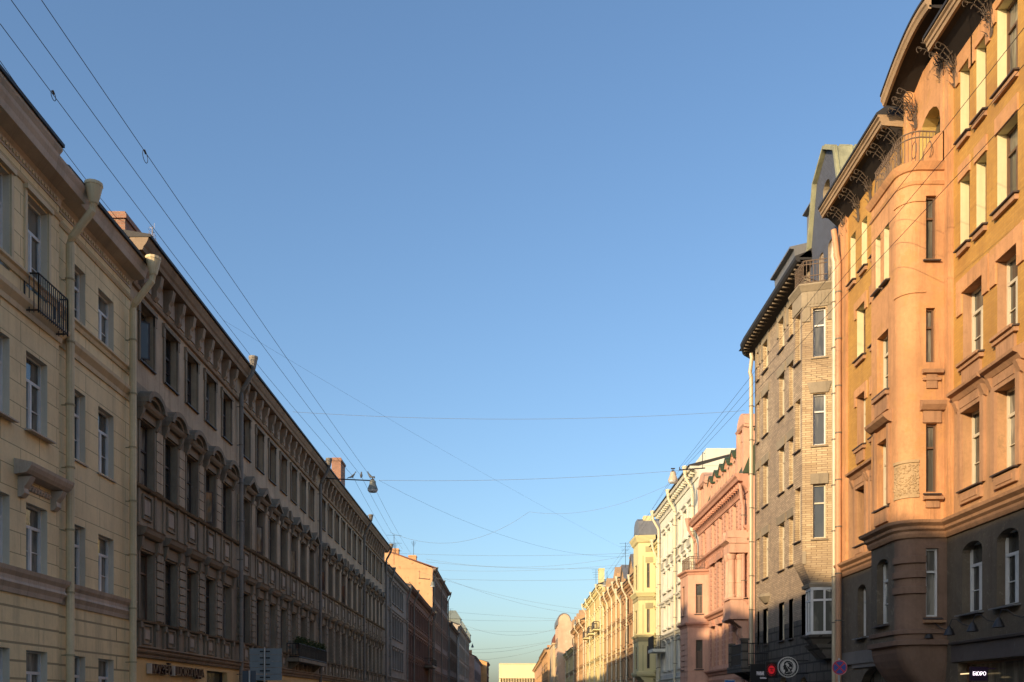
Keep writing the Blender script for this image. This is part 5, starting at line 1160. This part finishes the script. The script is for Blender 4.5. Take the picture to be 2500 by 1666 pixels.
def street_lamp(loc, label, s=1.0, mat=None):
    T = thing('hanging_street_lamp', label, 'street lamp', loc, 0, 'street lamps hung over the street'); m = mat or paint('grey lamp enamel', (.16, .17, .15), .5)
    b = MB(); b.lathe([(.05, .62), (.16, .60), (.2, .56), (.22, .36), (.30, .16), (.345, .02), (.34, -.02), (.27, -.02)], (0, 0, 0), 18); b.build('lamp_shade', m, T)
    b = MB(); b.lathe([(.335, -.02), (.335, -.05), (.26, -.16), (.24, -.165)], (0, 0, 0), 18); b.build('lens', paint('pale lamp lens', (.55, .58, .6), .25), T)
    b = MB(); b.tube([(0, 0, .6), (0, 0, .86)], .03, 6); b.box(-.1, .1, .62, .7, -.06, .06); b.box(-.14, .14, .8, .87, -.05, .05); b.build('hanger', IRON, T); T.scale = (s, s, s); return T
street_lamp(px(910, 1196, 62), 'grey street lamp under the three pigeons, left side', 1.0)
street_lamp(px(1643, 1174, 62), 'sunlit street lamp in front of the white house eaves', .95, paint('cream lamp enamel', (.5, .4, .28), .5))
street_lamp(px(1056.5, 1431, 124), 'grey street lamp before the orange gable wall', .95)
street_lamp(px(1477, 1430, 124), 'dark street lamp beside the roofs of the ochre houses', .95)
street_lamp(px(1153.5, 1580, 215), 'tiny street lamp against the sky beyond the turreted grey house', .9)
street_lamp(px(1405, 1525, 170), 'dark street lamp in front of the round pink gable', .95)
street_lamp(px(1357, 1581, 222), 'tiny dark street lamp before the cream wall under the brown dome', 1.0)
street_lamp(px(1324, 1632, 330), 'tiny street lamp against the pale hall, at the upper right of its wall', 1.0)
street_lamp(px(1312, 1645, 390), 'tiny street lamp against the fins of the pale hall', 1.0)
def bracket_arm(label, a, c, r=.035):
    b = MB(); A = mathutils.Vector(a); Cc = mathutils.Vector(c); b.tube([(0, 0, 0), tuple(Cc-A)], r, 8); b.tube([tuple((Cc-A)*.98), tuple((Cc-A)*.98+mathutils.Vector((0, 0, .18)))], r*.8, 6); b.tube([tuple((Cc-A)*.1), (tuple((Cc-A)*.1)[0], 0, 1.0), (0, 0, .9)], r*.5, 5)
    o = b.build('bracket_arm', IRON); o.location = a; return tag(o, label, 'bracket', 'steel arms that carry the street wires')
bracket_arm('horizontal steel arm with three pigeons on it, from the grey stucco house', px(783, 1168, 62), px(912, 1174, 62), .04)
bracket_arm('rusty steel arm in front of the pink dormers', (12.3, 60, px(0, 1143, 60)[2]), px(1658, 1148, 60), .04)
bracket_arm('steel arm in front of the orange gable wall', (-12.3, 124, px(0, 1412, 124)[2]), px(1050, 1415, 124), .05)
bracket_arm('steel arm beside the attic gables of the ochre house', (12.5, 124, px(0, 1414, 124)[2]), px(1483, 1415, 124), .05)
def pigeon(loc, rz, label):
    b = MB(); sp = [(-.19, .015, .012), (-.12, .03, .03), (-.05, .07, .055), (.02, .12, .066), (.08, .19, .05), (.11, .25, .032), (.13, .29, .034), (.155, .30, .02), (.185, .295, .004)]; rows = []
    n = 10
    for k, (x, z, r) in enumerate(sp): rows.append([b.raw(x, r*cos(2*pi*i/n)*.95, z+r*sin(2*pi*i/n)) for i in range(n)])
    for k in range(len(sp)-1):
        for i in range(n): b.face([rows[k][i], rows[k][(i+1) % n], rows[k+1][(i+1) % n], rows[k+1][i]])
    b.face(rows[0][::-1]); b.face(rows[-1]); b.tube([(.0, .025, .07), (.0, .025, -.0)], .008, 5); b.tube([(.0, -.025, .07), (.0, -.025, -.0)], .008, 5)
    b.tube([(-.17, 0, .015), (-.26, 0, -.03)], .022, 6, r1=.016)
    o = b.build('pigeon', paint('pigeon grey', (.10, .11, .12), .7), None, loc, rz, True); o.scale = (1.5,)*3; return tag(o, label, 'pigeon', 'pigeons on the lamp arm')
pz = lambda x: (px(x, 1171, 62)[0], 62, px(x, 1168.2, 62)[2])
pigeon(pz(861), .6, 'leftmost of the three pigeons on the steel arm'); pigeon(pz(882), 1.7, 'middle pigeon on the steel arm, between its two neighbours'); pigeon(pz(904), 2.6, 'pigeon on the steel arm right above the street lamp')
b = MB(); b.tube([(0, 0, 0), (0, 0, 3.6)], .03, 5); [b.tube([(-.9, 0, 3.5-k*.9), (.9, 0, 3.45-k*.9)], .015, 4) for k in range(3)]
def aerial(x, y, Y, h, lb):
    b = MB(); b.tube([(0, 0, 0), (0, 0, h)], .018+Y*.00006, 5); [b.tube([(-.6+.08*k, .1, h*.97-k*.35), (.6-.08*k, -.1, h*.97-k*.35)], .008+Y*.00004, 4) for k in range(4)]
    o2 = b.build('roof_aerial', IRON); o2.location = px(x, y, Y); tag(o2, lb, 'aerial')
aerial(1100, 1516, 200, 2.6, 'small aerial on the low dark roof before the turreted grey house')
aerial(1090, 1520, 188, 3.2, 'second aerial on the low dark roof, nearer the tall gabled house')
aerial(1527, 1386, 98, 2.6, 'slim aerial above the grey attic gable of the ochre house')
aerial(1455, 1428, 135, 2.2, 'short aerial on the roof of the yellow balcony house')
o = b.build('roof_aerial', IRON); o.location = px(962, 1380, 110); tag(o, 'thin tall aerial rising beside the end of the long grey roof', 'aerial')
b = MB(); b.tube([(0, 0, 0), (0, 0, 1.0)], .02, 5)
for k in range(60): a = [random.gauss(0, .1) for _ in range(3)]; b.tube([(a[0]*.6, a[1], .55+a[2]*2), (a[0]*.6+random.gauss(0, .06), a[1]+random.gauss(0, .06), .55+a[2]*2+random.gauss(0, .1))], .008, 3)
o = b.build('tangled_wire_knot', paint('sun-faded wire', (.25, .24, .27))); o.location = px(372, 620, 34); tag(o, 'tangled bundle of wire on a short post at the near roof edge', 'wire bundle')

# ------------------------------------------------------------------ road signs
T = thing('no_stopping_sign', 'round blue no-stopping sign with red border and red cross on a grey pole', 'road sign', (px(2050, 0, 25.5)[0], 25.5, 0))
zc = px(0, 1630, 25.5)[2]; r = .205
b = MB(); b.tube([(0, .05, 0), (0, .05, zc+.25)], .03, 10); b.build('pole', ZINC, T)
b = MB(); b.extr([(r*cos(2*pi*k/40), zc+r*sin(2*pi*k/40)) for k in range(40)], -.02, 0); b.build('sign_plate', paint('sign red', (.42, .03, .05), .4), T)
b = MB()
for q in range(4):
    a0 = q*pi/2-pi/4+.13; a1 = (q+1)*pi/2-pi/4-.13; m = (a0+a1)/2
    pts = [(r*.14*cos(m), zc+r*.14*sin(m))]+[(r*.8*cos(a0+(a1-a0)*k/10), zc+r*.8*sin(a0+(a1-a0)*k/10)) for k in range(11)]; b.extr(pts, 0, .004)
b.build('blue_field', paint('sign blue', (.03, .06, .26), .4), T)
b = MB(); ring(b, 0, zc, r*.95, r, 0, .003, 40); b.build('sign_rim', paint('pale pink rim', (.6, .3, .3), .4), T)
YS = 30; T = thing('large_road_sign', 'back of a large grey slatted road sign on a steel pole, lower left', 'road sign', (px(647, 0, YS)[0], YS, 0))
SB = paint('grey sign back', (.2, .225, .235), .55, .3, var=.12)
x0, x1 = px(609, 0, YS)[0]-px(647, 0, YS)[0], px(688, 0, YS)[0]-px(647, 0, YS)[0]; z0, z1 = px(0, 1662, YS)[2], px(0, 1583, YS)[2]
b = MB(); hh = (z1-z0)/5
for k in range(5): b.box(x0+.01*(k % 2), x1-.01*(k % 2), z0+k*hh+.006, z0+(k+1)*hh-.006, -.03, 0)
b.build('sign_plate', SB, T)
b = MB(); b.tube([(0, -.05, 0), (0, -.05, z1+.02)], .028, 10); b.build('pole', ZINC, T)
b = MB()
for k in range(5): b.box(-.16, .16, z0+(k+.5)*hh-.02, z0+(k+.5)*hh+.02, .0, .02)
b.build('clamp', IRON, T)
YS2 = 27; T = thing('small_road_sign', 'back of a narrow dark grey sign plate in front of the large one, bottom left', 'road sign', (px(610, 0, YS2)[0], YS2, 0))
b = MB(); z2 = px(0, 1638, YS2)[2]; b.box(-.21, .17, z2-.7, z2, -.03, 0); b.build('sign_plate', paint('dark grey sign back', (.07, .085, .105), .5, .3), T); b = MB(); b.tube([(0, -.04, 0), (0, -.04, z2)], .028, 8); b.build('pole', ZINC, T)
YS3 = 52; T = thing('blue_road_sign', 'small blue road sign with a white edge peeping up at the bottom right of centre', 'road sign', (px(1782, 0, YS3)[0], YS3, 0))
b = MB(); z2 = px(0, 1660, YS3)[2]; b.box(-.29, .29, z2-.5, z2, -.03, 0); b.build('sign_plate', paint('sign white', (.6, .6, .6)), T); b = MB(); b.box(-.26, .26, z2-.47, z2-.03, 0, .004); b.build('blue_field', paint('bright sign blue', (.04, .16, .42)), T); b = MB(); b.tube([(0, .06, 0), (0, .06, z2)], .03, 8); b.build('pole', ZINC, T)
